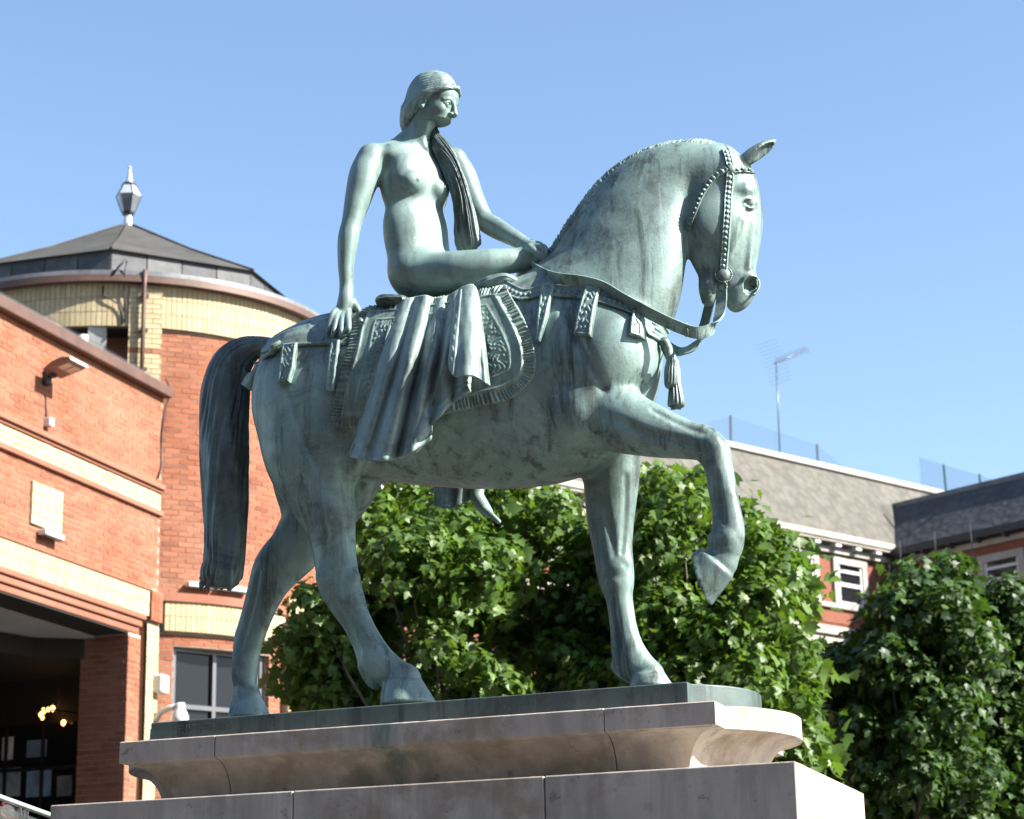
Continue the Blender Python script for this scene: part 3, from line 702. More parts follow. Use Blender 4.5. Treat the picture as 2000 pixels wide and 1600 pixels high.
# mane: hogged crest of short overlapping tufts
crest = spline(np.array([P(px_, py_, y_) for px_, py_, y_ in ((1066, 522, 0), (1082, 492, 0), (1100, 464, .015), (1125, 426, .025), (1150, 392, .04), (1180, 356, .055), (1212, 329, .07), (1250, 306, .085), (1295, 290, .10), (1340, 284, .11), (1380, 284, .115), (1412, 290, .115))]), 8)
rng = random.Random(4); MV, MF = MB(), None
for i in range(1, len(crest)-1):
    p = crest[i]; t = crest[i+1]-crest[i-1]; t /= np.linalg.norm(t); up = np.array([-t[2], 0, t[0]]); up /= np.linalg.norm(up)
    L = .022*min(1, i/6, (len(crest)-i)/12)+.004+rng.uniform(0, .006); sp_ = np.linalg.norm(crest[i+1]-crest[i-1])/2
    for s in (-1, 1):
        a = p-up*rng.uniform(.045, .06)+np.array([0, s*.062, 0])-t*.012; b = p+up*L+np.array([0, s*.004, 0])+t*(.012+rng.uniform(0, .01)); m_ = (a+b)/2+np.array([0, s*.012, 0])+up*.008
        MV.tube([a, m_, p+up*(L*.4)+np.array([0, s*.018, 0])+t*.006, b], (sp_*.3, sp_*rng.uniform(.6, .95), sp_*rng.uniform(.6, .9), sp_*.35), 7)
mane = MV.build('mane', BRONZE, horse, True, origin=(0, 0, ZT))
# reins: flat straps
def ribbon(pts, w, th, side):
    K = spline(np.array(pts), 8); m = MB(); V = []; n = len(K)
    for i in range(n):
        t = K[min(i+1, n-1)]-K[max(i-1, 0)]; t /= np.linalg.norm(t); s = np.asarray(side(i/(n-1)), float); s = s-(s@t)*t; s /= np.linalg.norm(s); q = np.cross(t, s)
        V += [K[i]+s*w+q*th, K[i]-s*w+q*th, K[i]-s*w-q*th, K[i]+s*w-q*th]
    F_ = [(i*4+j, i*4+(j+1) % 4, i*4+4+(j+1) % 4, i*4+4+j) for i in range(n-1) for j in range(4)]+[(3, 2, 1, 0), tuple(4*n-4+j for j in range(4))]
    return m.add(V, F_)
off = np.array([.01, -.03, .0])
near = [P(1040, 520, -.06), P(1062, 534, -.14)]+[hit(*p, off=.035) for p in ((1092, 544), (1143, 551), (1183, 563), (1223, 587))]+[P(1274, 615, -.235), P(1321, 637, -.20), P(1361, 650, -.17), P(1390, 642, -.11), P(1404, 618, -.07), PH(1409, 590, -.078), PH(1409, 566, -.072)]
ribbon([hit(548, 671, off=.012), hit(530, 684, off=.02), P(510, 708, -.205), P(494, 734, -.19), P(482, 757, -.17)], .034, .008, lambda u: np.array([.75, -.25, .55])).build('breeching_flap', BRONZE, saddle_cloth, True, origin=(0, 0, ZT))
rein = ribbon(near, .030, .004, lambda u: np.array([.0, -.55, .8])*(1-smooth(u, .72, .85))+np.array([.95, -.3, .1])*smooth(u, .72, .85)).build('rein', BRONZE, statue, False, origin=(0, 0, ZT))
far = [P(1041, 518, .06), P(1120, 548, .24), P(1230, 620, .27), P(1310, 680, .16), P(1339, 685, .12), P(1361, 670, .14), P(1375, 635, .16), PH(1384, 600, .07), PH(1390, 575, .06)]
ribbon(far, .026, .004, lambda u: np.array([.0, .5, .85])*(1-smooth(u, .6, .8))+np.array([.95, -.25, .2])*smooth(u, .6, .8)).build('rein', BRONZE, statue, False, origin=(0, 0, ZT))
m = MB(); c = P(1341, 645, -.185)
m.tube([c+np.array([0, 0, .034]), c+np.array([.004, -.012, 0]), c+np.array([0, 0, -.034])], .009, 8); m.build('rein_keeper', BRONZE_DARK, rein, True, origin=(0, 0, ZT))
m = MB(); c = PH(1411, 560, -.075)
m.tube([c+.022*np.array([math.cos(a), 0, math.sin(a)]) for a in np.linspace(0, 2*math.pi, 15)], .006, 8); m.build('bit_ring', BRONZE_DARK, bridle, True, origin=(0, 0, ZT))
# tassels at the breast
def cords(u, th, s): return (.13*math.cos(13*th)+.06*mnoise.noise((math.cos(th)*3, math.sin(th)*3, s*9)))*min(1, u*4)
TY = -.05
m = MB(); m.tube([P(1296, 664, -.10), P(1302, 680, TY), P(1308, 694, TY), P(1312, 708, TY)], (.022, .03, .026, .02), 9); m.build('tassel_knot', BRONZE_DARK, collar, True, origin=(0, 0, ZT))
for S_ in ([((1304, 690), (1318, 690), .016, TY), ((1303, 702), (1321, 701), .022, TY), ((1301, 712), (1322, 711), .02, TY), ((1299, 722), (1322, 722), .024, TY), ((1299, 740), (1322, 741), .027, TY), ((1300, 752), (1320, 754), .026, TY), ((1306, 757), (1316, 758), .01, TY)],
           [((1311, 704), (1326, 704), .02, TY+.06), ((1309, 720), (1327, 722), .026, TY+.05), ((1309, 745), (1328, 746), .026, TY+.04), ((1307, 770), (1333, 772), .030, TY+.03), ((1306, 791), (1336, 792), .034, TY+.03), ((1312, 794), (1330, 794), .02, TY+.03)]):
    put('tassel', loft('tassel', S_, 52, 8, cords), collar, BRONZE_DARK)
# ------------------------------------------------------------------ the rider's cloak: folded sheets hanging over the near flank
def sheet(name, top, bot, ybase, folds, nu, nv, parent, mat, thick=.012, extra=None, lip=None):
    T_, B_ = spline(np.array(top, float), 8), spline(np.array(bot, float), 8)
    def at(K, u):
        x = u*(len(K)-1); i = min(int(x), len(K)-2); return K[i]+(K[i+1]-K[i])*(x-i)
    V = []
    for j in range(nv+1):
        v = j/nv
        for i in range(nu+1):
            u = i/nu; a, b = at(T_, u), at(B_, u)
            e = np.array(extra(u, v)) if extra else np.zeros(3)
            px = a[0]+(b[0]-a[0])*v+e[0]; py = a[1]+(b[1]-a[1])*v+e[1]
            V.append(P(px, py, ybase(u, v)-folds(u, v)+e[2]))
    F_ = [(j*(nu+1)+i, (j+1)*(nu+1)+i, (j+1)*(nu+1)+i+1, j*(nu+1)+i+1) for j in range(nv) for i in range(nu)]
    me = mesh(name, V, F_); o = put(name, me, parent, mat)
    md = o.modifiers.new('body', 'SOLIDIFY'); md.thickness = thick; md.offset = 0
    return o
gs = lambda x, c, w: math.exp(-((x-c)/w)**2)
def ridge(x, c, w):                        # rounded fold with a sharper valley
    t = abs(x-c)/w; return max(0.0, 1-t*t)**1.5
TOP = [(776, 588), (795, 584), (815, 580), (832, 578), (848, 583), (861, 582), (878, 577), (893, 568), (908, 560), (925, 556)]
BOT = [(682, 893), (702, 897), (730, 900), (760, 899), (783, 893), (806, 882), (836, 852), (870, 800), (900, 778), (918, 765)]
def body_y(u, v): return -.20-.205*smooth(np.float64(v), -.15, .42)-.012*v
def cloak_f(u, v):
    g = min(1, .35+1.1*v)
    f = .105*ridge(u, .33-.05*v, .12)+.05*ridge(u, .12, .09)+.075*ridge(u, .56-.03*v, .10)+.055*ridge(u, .74, .085)+.02*ridge(u, .455, .045)+.04*ridge(u, .92, .10)
    f += .03*ridge(u, .86-.30*v, .05)*v+.02*mnoise.noise((u*6+v*2.5, v*1.6, 3))
    hem = .010*gs(v, .985, .018)*1.0+.006*gs(v, .90, .010)+.003*gs(v, .945, .03)*(math.sin(u*120) > .2)
    return f*g+hem+.004*mnoise.noise((u*9, v*5, 1))+.0025*mnoise.noise((u*30, v*22, 4))
def curl(u, v):                            # the hem folds back on itself
    k = gs(u, .63, .035)*smooth(np.float64(v), .72, 1.0); q = gs(u, .70, .03)*smooth(np.float64(v), .75, 1.0)
    return (14*k-26*q, -4*k+16*q, -.05*k+.05*q)
cloak = sheet('cloak', TOP, BOT, body_y, cloak_f, 190, 110, statue, CLOTHB, .014, curl)
put('rolled_hem', loft('rolled_hem', [((846, 800), (872, 792), .022, -.42), ((826, 812), (852, 815), .03, -.43), ((806, 828), (838, 834), .036, -.435), ((796, 846), (837, 848), .036, -.435), ((800, 868), (828, 864), .03, -.43), ((806, 886), (814, 882), .012, -.425)], 30, 8, lambda u, th, s: .12*mnoise.noise((math.cos(th)*2, math.sin(th)*2, s*14))), cloak, CLOTHB)
# turned-back lapel with an embroidered band
T2 = [(889, 588), (896, 572), (905, 562), (918, 556), (928, 562), (934, 580), (938, 606)]
B2 = [(877, 705), (880, 722), (890, 733), (907, 737), (925, 741), (945, 750), (957, 752)]
def lap_f(u, v):
    band = .010*smooth(np.float64(u), .02, .05)*smooth(np.float64(u), .30, .26)
    beads = .006*smooth(np.float64(math.sin(v*46)), .0, .5)*gs(u, .15, .05)
    return .035+.03*math.sin(math.pi*min(1, u*1.25))*(.5+.7*v)+band+beads+.014*ridge(u, .55, .2)*v+.003*mnoise.noise((u*9, v*7, 8))
sheet('lapel', T2, B2, lambda u, v: body_y(u, v*.55)-.02-.03*v, lap_f, 70, 70, cloak, CLOTHB, .012, lambda u, v: (0, 5*math.sin(u*7)*v, .05*smooth(np.float64(u), .85, 1.0)*v))
# rolled cloth behind the hip and gathered cloth at the knee
def rolls(u, th, s): return .10*mnoise.noise((math.cos(th)*3, math.sin(th)*3, s*16))+.05*math.sin(9*th+s*30)
put('cloth_roll', loft('cloth_roll', [((744, 583), (740, 600), .06, -.17), ((756, 580), (752, 606), .10, -.17), ((780, 580), (778, 608), .11, -.17), ((800, 584), (800, 606), .10, -.17)], 40, 8, rolls), cloak, BRONZE_DARK)
put('knee_cloth', loft('knee_cloth', [((930, 551), (934, 566), .03, -.16), ((950, 543), (955, 570), .05, -.17), ((972, 537), (980, 562), .05, -.17), ((992, 538), (1000, 556), .05, -.16), ((1010, 548), (1014, 558), .03, -.14)], 40, 8, rolls), cloak, BRONZE)
put('knee_cloth', loft('knee_cloth', [((938, 566), (940, 582), .03, -.17), ((955, 568), (958, 590), .035, -.19), ((975, 560), (982, 574), .03, -.18), ((994, 552), (998, 560), .02, -.16)], 40, 8, rolls), cloak, BRONZE_DARK)
# skirt of the cloak over the far leg
T3 = [(850, 900), (880, 880), (920, 880), (950, 890)]; B3 = [(848, 988), (868, 993), (890, 991), (915, 978), (943, 957)]
sheet('cloak_skirt', T3, B3, lambda u, v: .47, lambda u, v: .05*math.sin(u*math.pi)*1.0-.02*math.sin(u*9)*v+.004*gs(v, .95, .02), 50, 24, cloak, BRONZE, .012)
# ------------------------------------------------------------------ bronze slab and stone pedestal
def plan(hx0, hx1, hy, nw, bulge, d, n=18):
    c = nw; r = (c*c+bulge*bulge)/(2*bulge)
    def arc(s, hx):
        xc = hx+bulge-r; w = nw-d
        return [(s*(xc+math.sqrt(max(1e-6, (r-d)**2-(w*(1-2*i/n))**2))), -w*(1-2*i/n)*1.0) for i in range(n+1)]
    R_ = arc(1, hx1); L_ = arc(1, -hx0)
    sd = [(hx0+d+(hx1-hx0-2*d)*i/90, -(hy-d)) for i in range(90)]
    pts = sd+[(hx1-d, -(hy-d))]+R_+[(hx1-d, hy-d), (hx0+d, hy-d)]+[(-x, -y) for x, y in L_]
    return pts
chip = random.Random(21)
def profile_mesh(name, args, levels, x0=None, x1=None):
    V = []; F_ = []; n = None
    for z, d in levels:
        p = plan(*args, d); n = len(p)
        for q, (x, y) in enumerate(p):    # worn arrises along the edges
            w = (chip.random() < .03)*chip.uniform(.001, .003)+chip.uniform(0, .001) if z > levels[-1][0]-.006 and len(levels) > 4 else 0
            V.append((x-w*(.6 if x > 0 else -.6), y+w*(1 if y < 0 else -1), z-w*.5))
    for i in range(len(levels)-1):
        for j in range(n):
            F_.append((i*n+j, i*n+(j+1) % n, (i+1)*n+(j+1) % n, (i+1)*n+j))
    F_ += [tuple(range(n))[::-1], tuple((len(levels)-1)*n+j for j in range(n))]
    me = mesh(name, V, F_); bm = bmesh.new(); bm.from_mesh(me)
    for x, s in ((x0, 1), (x1, -1)):
        if x is None: continue
        g = bm.verts[:]+bm.edges[:]+bm.faces[:]
        r = bmesh.ops.bisect_plane(bm, geom=g, plane_co=(x, 0, 0), plane_no=(-s, 0, 0), clear_outer=True)
        e = [q for q in r['geom_cut'] if isinstance(q, bmesh.types.BMEdge)]
        bmesh.ops.holes_fill(bm, edges=e, sides=0)
    bmesh.ops.recalc_face_normals(bm, faces=bm.faces); bm.to_mesh(me); bm.free(); return me
def bevel(o, w=.006, ang=30):
    m = o.modifiers.new('edge', 'BEVEL'); m.width = w; m.segments = 2; m.limit_method = 'ANGLE'; m.angle_limit = math.radians(ang); return o
me = profile_mesh('plinth_slab', (-1.375, 1.371, .46, .39, .20), [(-.13, 0), (-.004, 0), (0, .004)])
ct = bpy.data.curves.new('lettering', 'FONT'); ct.body = 'F JUPPER CO'; ct.size = .052; ct.extrude = .0015; to = bpy.data.objects.new('lettering', ct); C.objects.link(to)
lm = bpy.data.meshes.new_from_object(to.evaluated_get(bpy.context.evaluated_depsgraph_get())); bpy.data.objects.remove(to)
let = nobj('lettering', lm, statue, BRONZE_PLINTH); let.matrix_local = Matrix.Rotation(math.radians(-1.35), 4, 'Z') @ Matrix.Translation((-1.22, -.4612, -.060)) @ Matrix.Rotation(math.pi/2, 4, 'X')
slab = nobj('plinth_slab', me, statue, BRONZE_PLINTH); slab.rotation_euler = (0, 0, math.radians(-1.35)); bevel(slab, .004)

def stone_mat(name, base=(.46, .405, .35)):
    t = NT(name); v = t.coord()
    c = t.mix(t.ramp(t.noise(v, 1.6, 5, .6), [(.35, 0), (.68, 1)]), tuple(q*.82 for q in base), tuple(q*1.12 for q in base))
    vs = t.coord((5, 5, .55))
    c = t.mix(t.math('MULTIPLY', t.ramp(t.noise(vs, 1.2, 6, .62), [(.44, 0), (.62, 1)]), .62), c, tuple(q*.55 for q in base))
    c = t.mix(t.math('MULTIPLY', t.ramp(t.noise(t.coord((11, 11, 1.0)), 1.4, 5, .6), [(.55, 0), (.70, 1)]), .35), c, tuple(min(1, q*1.3) for q in base))
    c = t.mix(t.math('MULTIPLY', t.ramp(t.noise(v, 2.4, 6, .66), [(.50, 0), (.63, 1)]), .6), c, (.20, .15, .10))
    c = t.mix(t.math('MULTIPLY', t.ramp(t.noise(v, 7.5, 7, .75), [(.60, 0), (.68, 1)]), .6), c, (.07, .062, .055))
    c = t.mix(t.math('MULTIPLY', t.ramp(t.noise(v, 80, 3, .6), [(.66, 0), (.74, 1)]), .6), c, (.06, .055, .05))
    h = t.mix(.5, t.noise(v, 120, 4, .7), t.noise(v, 22, 5, .65))
    return t, c, t.bump(h, .4, .006)
t, c, nm = stone_mat('pedestal_stone'); t.bsdf(c, .85, 0, nm, .3); STONE = t.m
t, c, nm = stone_mat('cornice_stone')
gv = t.n('TexCoord'); sp = t.n('SeparateXYZ'); t.l(gv.outputs['Object'], sp.inputs[0])                   # copper run-off below the belly drip
dx = t.math('ABSOLUTE', t.math('ADD', sp.outputs[0], .06)); g = t.ramp(dx, [(.05, 1), (.30, 0)])
g = t.math('MULTIPLY', g, t.ramp(t.noise(t.coord((5, 5, 1.2)), 2, 5, .6), [(.38, 0), (.66, 1)]))
c = t.mix(t.math('MULTIPLY', g, .85), c, (.075, .13, .11)); t.bsdf(c, .85, 0, nm, .3); CORNICE = t.m
pedestal = empty('stone_pedestal', (0, 0, 0), 'pale stone pedestal with moulded cornice and bowed ends carrying the horse statue', 'pedestal')
Z0 = ZT-.115
cav = [(Z0-.295, .175)]+[(Z0-.10-.195*math.sin(a)-.0, .02+.155*(1-math.cos(a))*1.0) for a in ()]
prof = []
for i in range(9):
    a = math.pi/2*i/8
    prof.append((Z0-.295+.185*math.sin(a), .022+.153*math.cos(a)))
levels = prof+[(Z0-.105, .018), (Z0-.105+.001, .0), (Z0-.004, 0), (Z0, .006)]
cuts = [None, -.919, 1.013, None]
for i in range(3):
    a, b = cuts[i], cuts[i+1]
    me = profile_mesh('cornice_block', (-1.432, 1.522, .645, .47, .225), levels, None if a is None else a+.0025, None if b is None else b-.0025)
    o = nobj('cornice_block', me, pedestal, CORNICE); bevel(o, .004, 40)
zb, zl = ZT-.41, ZT-1.0
xs = [-1.742, -.46, .76, 1.888]
for i in range(3):
    m = MB(); m.box(((xs[i]+xs[i+1])/2, 0, (zb+zl)/2), ((xs[i+1]-xs[i])/2-.0022, .745, (zb-zl)/2))
    o = m.build('plinth_block', STONE, pedestal, bevel=.006)
for k, (z1, z0) in enumerate(((zl-.004, 1.25), (1.246, .45))):
    for i in range(3):
        x0, x1 = (-1.742, -.46, .76, 1.888)[i], (-1.742, -.46, .76, 1.888)[i+1]
        m = MB(); m.box(((x0+x1)/2, 0, (z1+z0)/2), ((x1-x0)/2-.0022, .743, (z1-z0)/2)); m.build('plinth_block', STONE, pedestal, bevel=.006)
m = MB(); m.box((.073, 0, .223), (2.1, 1.02, .223)); m.build('base_step', STONE, pedestal, bevel=.01)
# ------------------------------------------------------------------ brick buildings on the left
def brick_mat(name, cols, rough=.85):
    t = NT(name); oi = t.n('ObjectInfo'); gi = t.n('NewGeometry')
    r = t.math('FRACT', t.math('ADD', oi.outputs['Random'], gi.outputs['Random Per Island']))
    n = len(cols); c = t.ramp(r, [(i/(n-1), q) for i, q in enumerate(cols)])
    v = t.n('NewGeometry').outputs['Position']
    c = t.mix(t.math('MULTIPLY', t.ramp(t.noise(v, 16, 5, .7), [(.40, 0), (.75, 1)]), .35), c, tuple(q*.55 for q in cols[0]))
    c = t.mix(t.math('MULTIPLY', t.ramp(t.noise(v, .9, 5, .6), [(.42, 0), (.72, 1)]), .22), c, (.40, .27, .19))
    return t.bsdf(c, rough, 0, t.bump(t.noise(v, 60, 4, .7), .4, .004), .25)
RED = brick_mat('red_brick', [(.215, .074, .036), (.275, .094, .046), (.25, .090, .050), (.30, .112, .060), (.185, .062, .033), (.265, .098, .052)])
CREAM = brick_mat('cream_brick', [(.41, .335, .195), (.45, .38, .23), (.39, .315, .18), (.47, .40, .245), (.43, .35, .21)])
LEDGE = brick_mat('ledge_brick', [(0.248, 0.099, 0.062), (0.273, 0.112, 0.071), (0.229, 0.087, 0.053)])
MORTAR = plain('pale_mortar', (0.384, 0.322, 0.260), .95, 0, .2, 9)
MORTAR_C = plain('buff_mortar', (0.260, 0.205, 0.130), .95, 0, .2, 9)
COPING = plain('brown_coping', (0.105, 0.059, 0.043), .55, .1, .2, 4, .2)
GREYM = plain('grey_aluminium', (.115, .118, .125), .35, .3, .06, 5)
WHITE = plain('white_plastic', (.55, .55, .53), .4, 0, .04, 5)
DARKM = plain('dark_steel', (.03, .03, .033), .5, .3, .2, 5)
LEAD = plain('grey_lead', (0.124, 0.127, 0.133), .55, .2, .35, 3.5, .2)
def glass_mat(name, tint=(.012, .013, .015), rough=.04):
    t = NT(name); v = t.coord(); w = t.bump(t.noise(v, 1.3, 2), .05, .02)
    return t.bsdf(tint, rough, 0, w, .28)
GLASS = glass_mat('dark_window_glass')
_unit = MB().box((0, 0, 0), (1, 1, 1)); UNIT = {}
def unit(mat):
    if mat.name not in UNIT:
        me = mesh('brick', _unit.v, _unit.f); bm = bmesh.new(); bm.from_mesh(me); bmesh.ops.recalc_face_normals(bm, faces=bm.faces); bm.to_mesh(me); bm.free(); me.materials.append(mat); UNIT[mat.name] = me
    return UNIT[mat.name]
def pieces(items, name, mat, parent, limit=300):
    """items: centre, along, outward, half sizes. The largest in view become single objects, the rest one joined part"""
    sc = []
    for it in items:
        x, y, d = proj(it[0]); inn = -20 < x < 2020 and -20 < y < 1620
        a = it[1]; fore = abs(np.cross(a, (it[0]-CAM)/np.linalg.norm(it[0]-CAM)))
        sc.append((0 if inn else 1, -it[3][0]*it[3][2]*np.linalg.norm(fore)/d**2))
    order = sorted(range(len(items)), key=lambda i: sc[i])
    for i in order[:limit]:
        c, a, n, h = items[i]
        o = bpy.data.objects.new(name, unit(mat)); C.objects.link(o); o.parent = parent
        o.matrix_local = Matrix(((a[0]*h[0], n[0]*h[1], 0, c[0]), (a[1]*h[0], n[1]*h[1], 0, c[1]), (a[2]*h[0], n[2]*h[1], h[2], c[2]), (0, 0, 0, 1)))
    if len(order) > limit:
        m = MB()
        for i in order[limit:]:
            c, a, n, h = items[i]; m.box(c, h, (a, n, (0, 0, 1)))
        o = m.build(name+'_courses', mat, parent); o['kind'] = 'stuff'
rb = random.Random(11)
def plane_bricks(O, U, N, u0, u1, z0, z1, L=.215, Hh=.065, j=.010, bond=True, proud=.006):
    U, N = np.array([*U, 0.]), np.array([*N, 0.]); out = []; z = z0; r = 0
    while z+Hh <= z1+.02:
        u = u0-(L/2 if (bond and r % 2) else 0)
        while u < u1-.03:
            a, b = max(u, u0), min(u+L, u1)
            if b-a > .03:
                q = rb.uniform(-.002, .002); out.append((np.array([O[0], O[1], 0])+U*(a+b)/2+N*(proud-.025+q)+np.array([0, 0, z+Hh/2]), U, N, ((b-a)/2, .025, Hh/2)))
            u += L+j
        z += Hh+j; r += 1
    return out
TC = np.array([-12.75, 18.67])
def tp(th, r, z): return np.array([TC[0]+r*math.cos(th), TC[1]+r*math.sin(th), z])
def round_bricks(r, t0, t1, z0, z1, L=.215, Hh=.065, j=.010, bond=True, proud=.006):
    out = []; z = z0; k = 0; da = (L+j)/r; t0, t1 = math.radians(t0), math.radians(t1)
    while z+Hh <= z1+.02:
        t = t0-(da/2 if (bond and k % 2) else 0)
        while t < t1-.03/r:
            a, b = max(t, t0), min(t+L/r, t1)
            if b-a > .03/r:
                m = (a+b)/2; out.append((tp(m, r+proud-.025+rb.uniform(-.002, .002), z+Hh/2), np.array([-math.sin(m), math.cos(m), 0]), np.array([math.cos(m), math.sin(m), 0]), ((b-a)/2*r, .025, Hh/2)))
            t += da
        z += Hh+j; k += 1
    return out
def ring(name, mat, parent, r0, r1, t0, t1, z0, z1, n=40, z0b=None):   # curved slab between two radii
    m = MB(); V = []
    for i in range(n+1):
        t = math.radians(t0+(t1-t0)*i/n)
        V += [tp(t, r0, z0), tp(t, r1, z0 if z0b is None else z0b), tp(t, r1, z1), tp(t, r0, z1)]
    F_ = [(i*4+k, i*4+(k+1) % 4, i*4+4+(k+1) % 4, i*4+4+k) for i in range(n) for k in range(4)]+[(0, 1, 2, 3), tuple(n*4+k for k in (3, 2, 1, 0))]
    return m.add(V, F_).build(name, mat, parent)

# ---- round tower
tower = empty('round_tower', (0, 0, 0), 'round red brick tower with cream brick band under a grey faceted roof', 'tower')
wall = ring('wall', MORTAR, tower, 2.9, 3.15, -51.6, 30, 7.50, 11.42, 50)
pieces(round_bricks(3.15, -51.6, 30, 7.56, 11.40), 'brick', RED, wall)
inner = ring('recess_wall', RED, tower, 2.55, 2.75, -110, -50, 9.5, 11.45, 40)
ring('recess_soffit', DARKM, tower, 2.5, 3.13, -110, -52, 11.38, 11.42, 40)
fr = ring('frieze', MORTAR_C, tower, 2.9, 3.21, -110, 32, 11.405, 12.04, 70)
pieces([q for q in round_bricks(3.21, -110, 32, 11.41, 12.03, .0655, .205, .0105, False) if not -1.046 < math.atan2(q[0][1]-TC[1], q[0][0]-TC[0]) < -.896], 'soldier_brick', CREAM, fr)
pil = ring('pilaster', MORTAR_C, tower, 2.9, 3.25, -59.8, -51.5, 10.3, 12.03, 10)
pb = round_bricks(3.25, -59.8, -51.5, 10.33, 12.02)
pieces([q for q in pb if not 10.98 < q[0][2] < 11.05], 'cream_brick', CREAM, pil)
pieces([q for q in pb if 10.98 < q[0][2] < 11.05], 'red_brick', RED, pil)
# eaves
ring('gutter', COPING, tower, 3.24, 3.36, -120, 40, 12.04, 12.14, 80)
ring('gutter_bracket', COPING, tower, 3.20, 3.26, -120, 40, 12.045, 12.10, 80)
m = MB(); V = []; na = 80
for i in range(na+1):
    t = math.radians(-140+195*i/na); V += [tp(t, 3.345, 12.142), tp(t, 3.33, 12.215), tp(t, 2.80, 12.30), tp(t, 2.75, 12.15)]
m.add(V, [(i*4+k, i*4+(k+1) % 4, i*4+4+(k+1) % 4, i*4+4+k) for i in range(na) for k in range(4)]); m.build('lead_apron', LEAD, tower)
RX = TC-.075*_R0[:2]; RZ = .17                  # the roof peak
c0 = math.radians(-64)
oct_ = [c0+math.pi/4*k for k in range(8)]
def rpnt(t, r, z): return np.array([RX[0]+r*math.cos(t), RX[1]+r*math.sin(t), z])
SHEET = [plain('lead_sheet', (.062, .064, .068), .65, .2, .3, 5, .2), plain('lead_sheet_weathered', (.085, .085, .085), .65, .15, .3, 7, .2)]
ups = empty('roof_upstand', (0, 0, 0)); ups.parent = tower
for k in range(8):
    A, B, A2, B2 = rpnt(oct_[k], 2.86, 12.25), rpnt(oct_[(k+1) % 8], 2.86, 12.25), rpnt(oct_[k], 2.83, 12.72), rpnt(oct_[(k+1) % 8], 2.83, 12.72)
    nn = 4
    for j in range(nn):
        f0, f1 = j/nn+.004, (j+1)/nn-.004; g = lambda f, P0, P1: P0+(P1-P0)*f
        n = np.cross(B-A, (0, 0, 1)); n /= np.linalg.norm(n); m = MB(); m.prism([g(f0, A, B), g(f1, A, B), g(f1, A2, B2), g(f0, A2, B2)], -n*.03, n*.004*(j % 2)); m.build('lead_sheet', SHEET[(j+k) % 2], ups)
t = NT('slate_felt'); v = t.coord(); n1 = t.noise(v, 1.6, 6, .65, .5)
c = t.mix(t.ramp(n1, [(.3, 0), (.7, 1)]), (.034, .033, .032), (.072, .070, .064)); c = t.mix(t.math('MULTIPLY', t.ramp(t.noise(v, 5, 6, .7), [(.52, 0), (.72, 1)]), .6), c, (.085, .08, .035))
ROOFM = t.bsdf(c, .85, 0, t.bump(t.noise(v, 12, 5, .7), .4, .02), .3)
m = MB(); ro = [rpnt(t, 2.90, 12.70) for t in oct_]; ri = [rpnt(t, .11, 13.97+RZ) for t in oct_]; rm = [rpnt(t, 1.5, 13.30+RZ*.5) for t in oct_]
m.add(ro+rm+ri, [(k, (k+1) % 8, 8+(k+1) % 8, 8+k) for k in range(8)]+[(8+k, 8+(k+1) % 8, 16+(k+1) % 8, 16+k) for k in range(8)]+[tuple(16+k for k in range(8)), tuple(k for k in range(8))[::-1]])
rf = m.build('roof', ROOFM, tower)
for t_ in oct_: MB().tube([rpnt(t_, 2.91, 12.712), rpnt(t_, 1.5, 13.312+RZ*.5), rpnt(t_, .12, 13.982+RZ)], .016, 6).build('ridge_roll', ROOFM, rf)
LZ = 13.9+RZ
lan = empty('roof_lantern', (RX[0], RX[1], LZ), 'faceted grey lantern on a short post at the roof peak', 'lantern')
def poly_ring(lv, n, mat, name, rot=0.0):
    m = MB(); V = []
    for z, r in lv: V += [(r*math.cos(rot+2*math.pi*k/n), r*math.sin(rot+2*math.pi*k/n), z) for k in range(n)]
    F_ = [(i*n+k, i*n+(k+1) % n, (i+1)*n+(k+1) % n, (i+1)*n+k) for i in range(len(lv)-1) for k in range(n)]+[tuple(range(n))[::-1], tuple((len(lv)-1)*n+k for k in range(n))]
    return m.add(V, F_).build(name, mat, lan)
poly_ring([(.0, .075), (.28, .06)], 8, plain('pale_post', (.5, .5, .5), .5, .2, .2, 9), 'post')
poly_ring([(.275, .095), (.32, .11)], 6, DARKM, 'collar', .3)
poly_ring([(.322, .105), (.59, .205)], 6, plain('lantern_glass', (.22, .24, .27), .18, .4, .3, 3), 'lower_glass', .3)
poly_ring([(.592, .207), (.60, .207), (.775, .115)], 6, plain('lantern_cap', (.50, .52, .56), .25, .4, .15, 4), 'upper_cap', .3)
poly_ring([(.777, .125), (.815, .12)], 6, DARKM, 'top_collar', .3)
poly_ring([(.817, .06), (.93, .04), (1.07, .02), (1.09, .032), (1.13, .012)], 8, plain('spike_metal', (.5, .5, .52), .35, .5, .1, 4), 'spike')
for k in range(6):
    a = .3+2*math.pi*k/6; q = lambda r, z: (r*math.cos(a), r*math.sin(a), z)
    MB().tube([q(.105, .322), q(.207, .596), q(.117, .775)], .009, 5).build('rib', DARKM, lan)
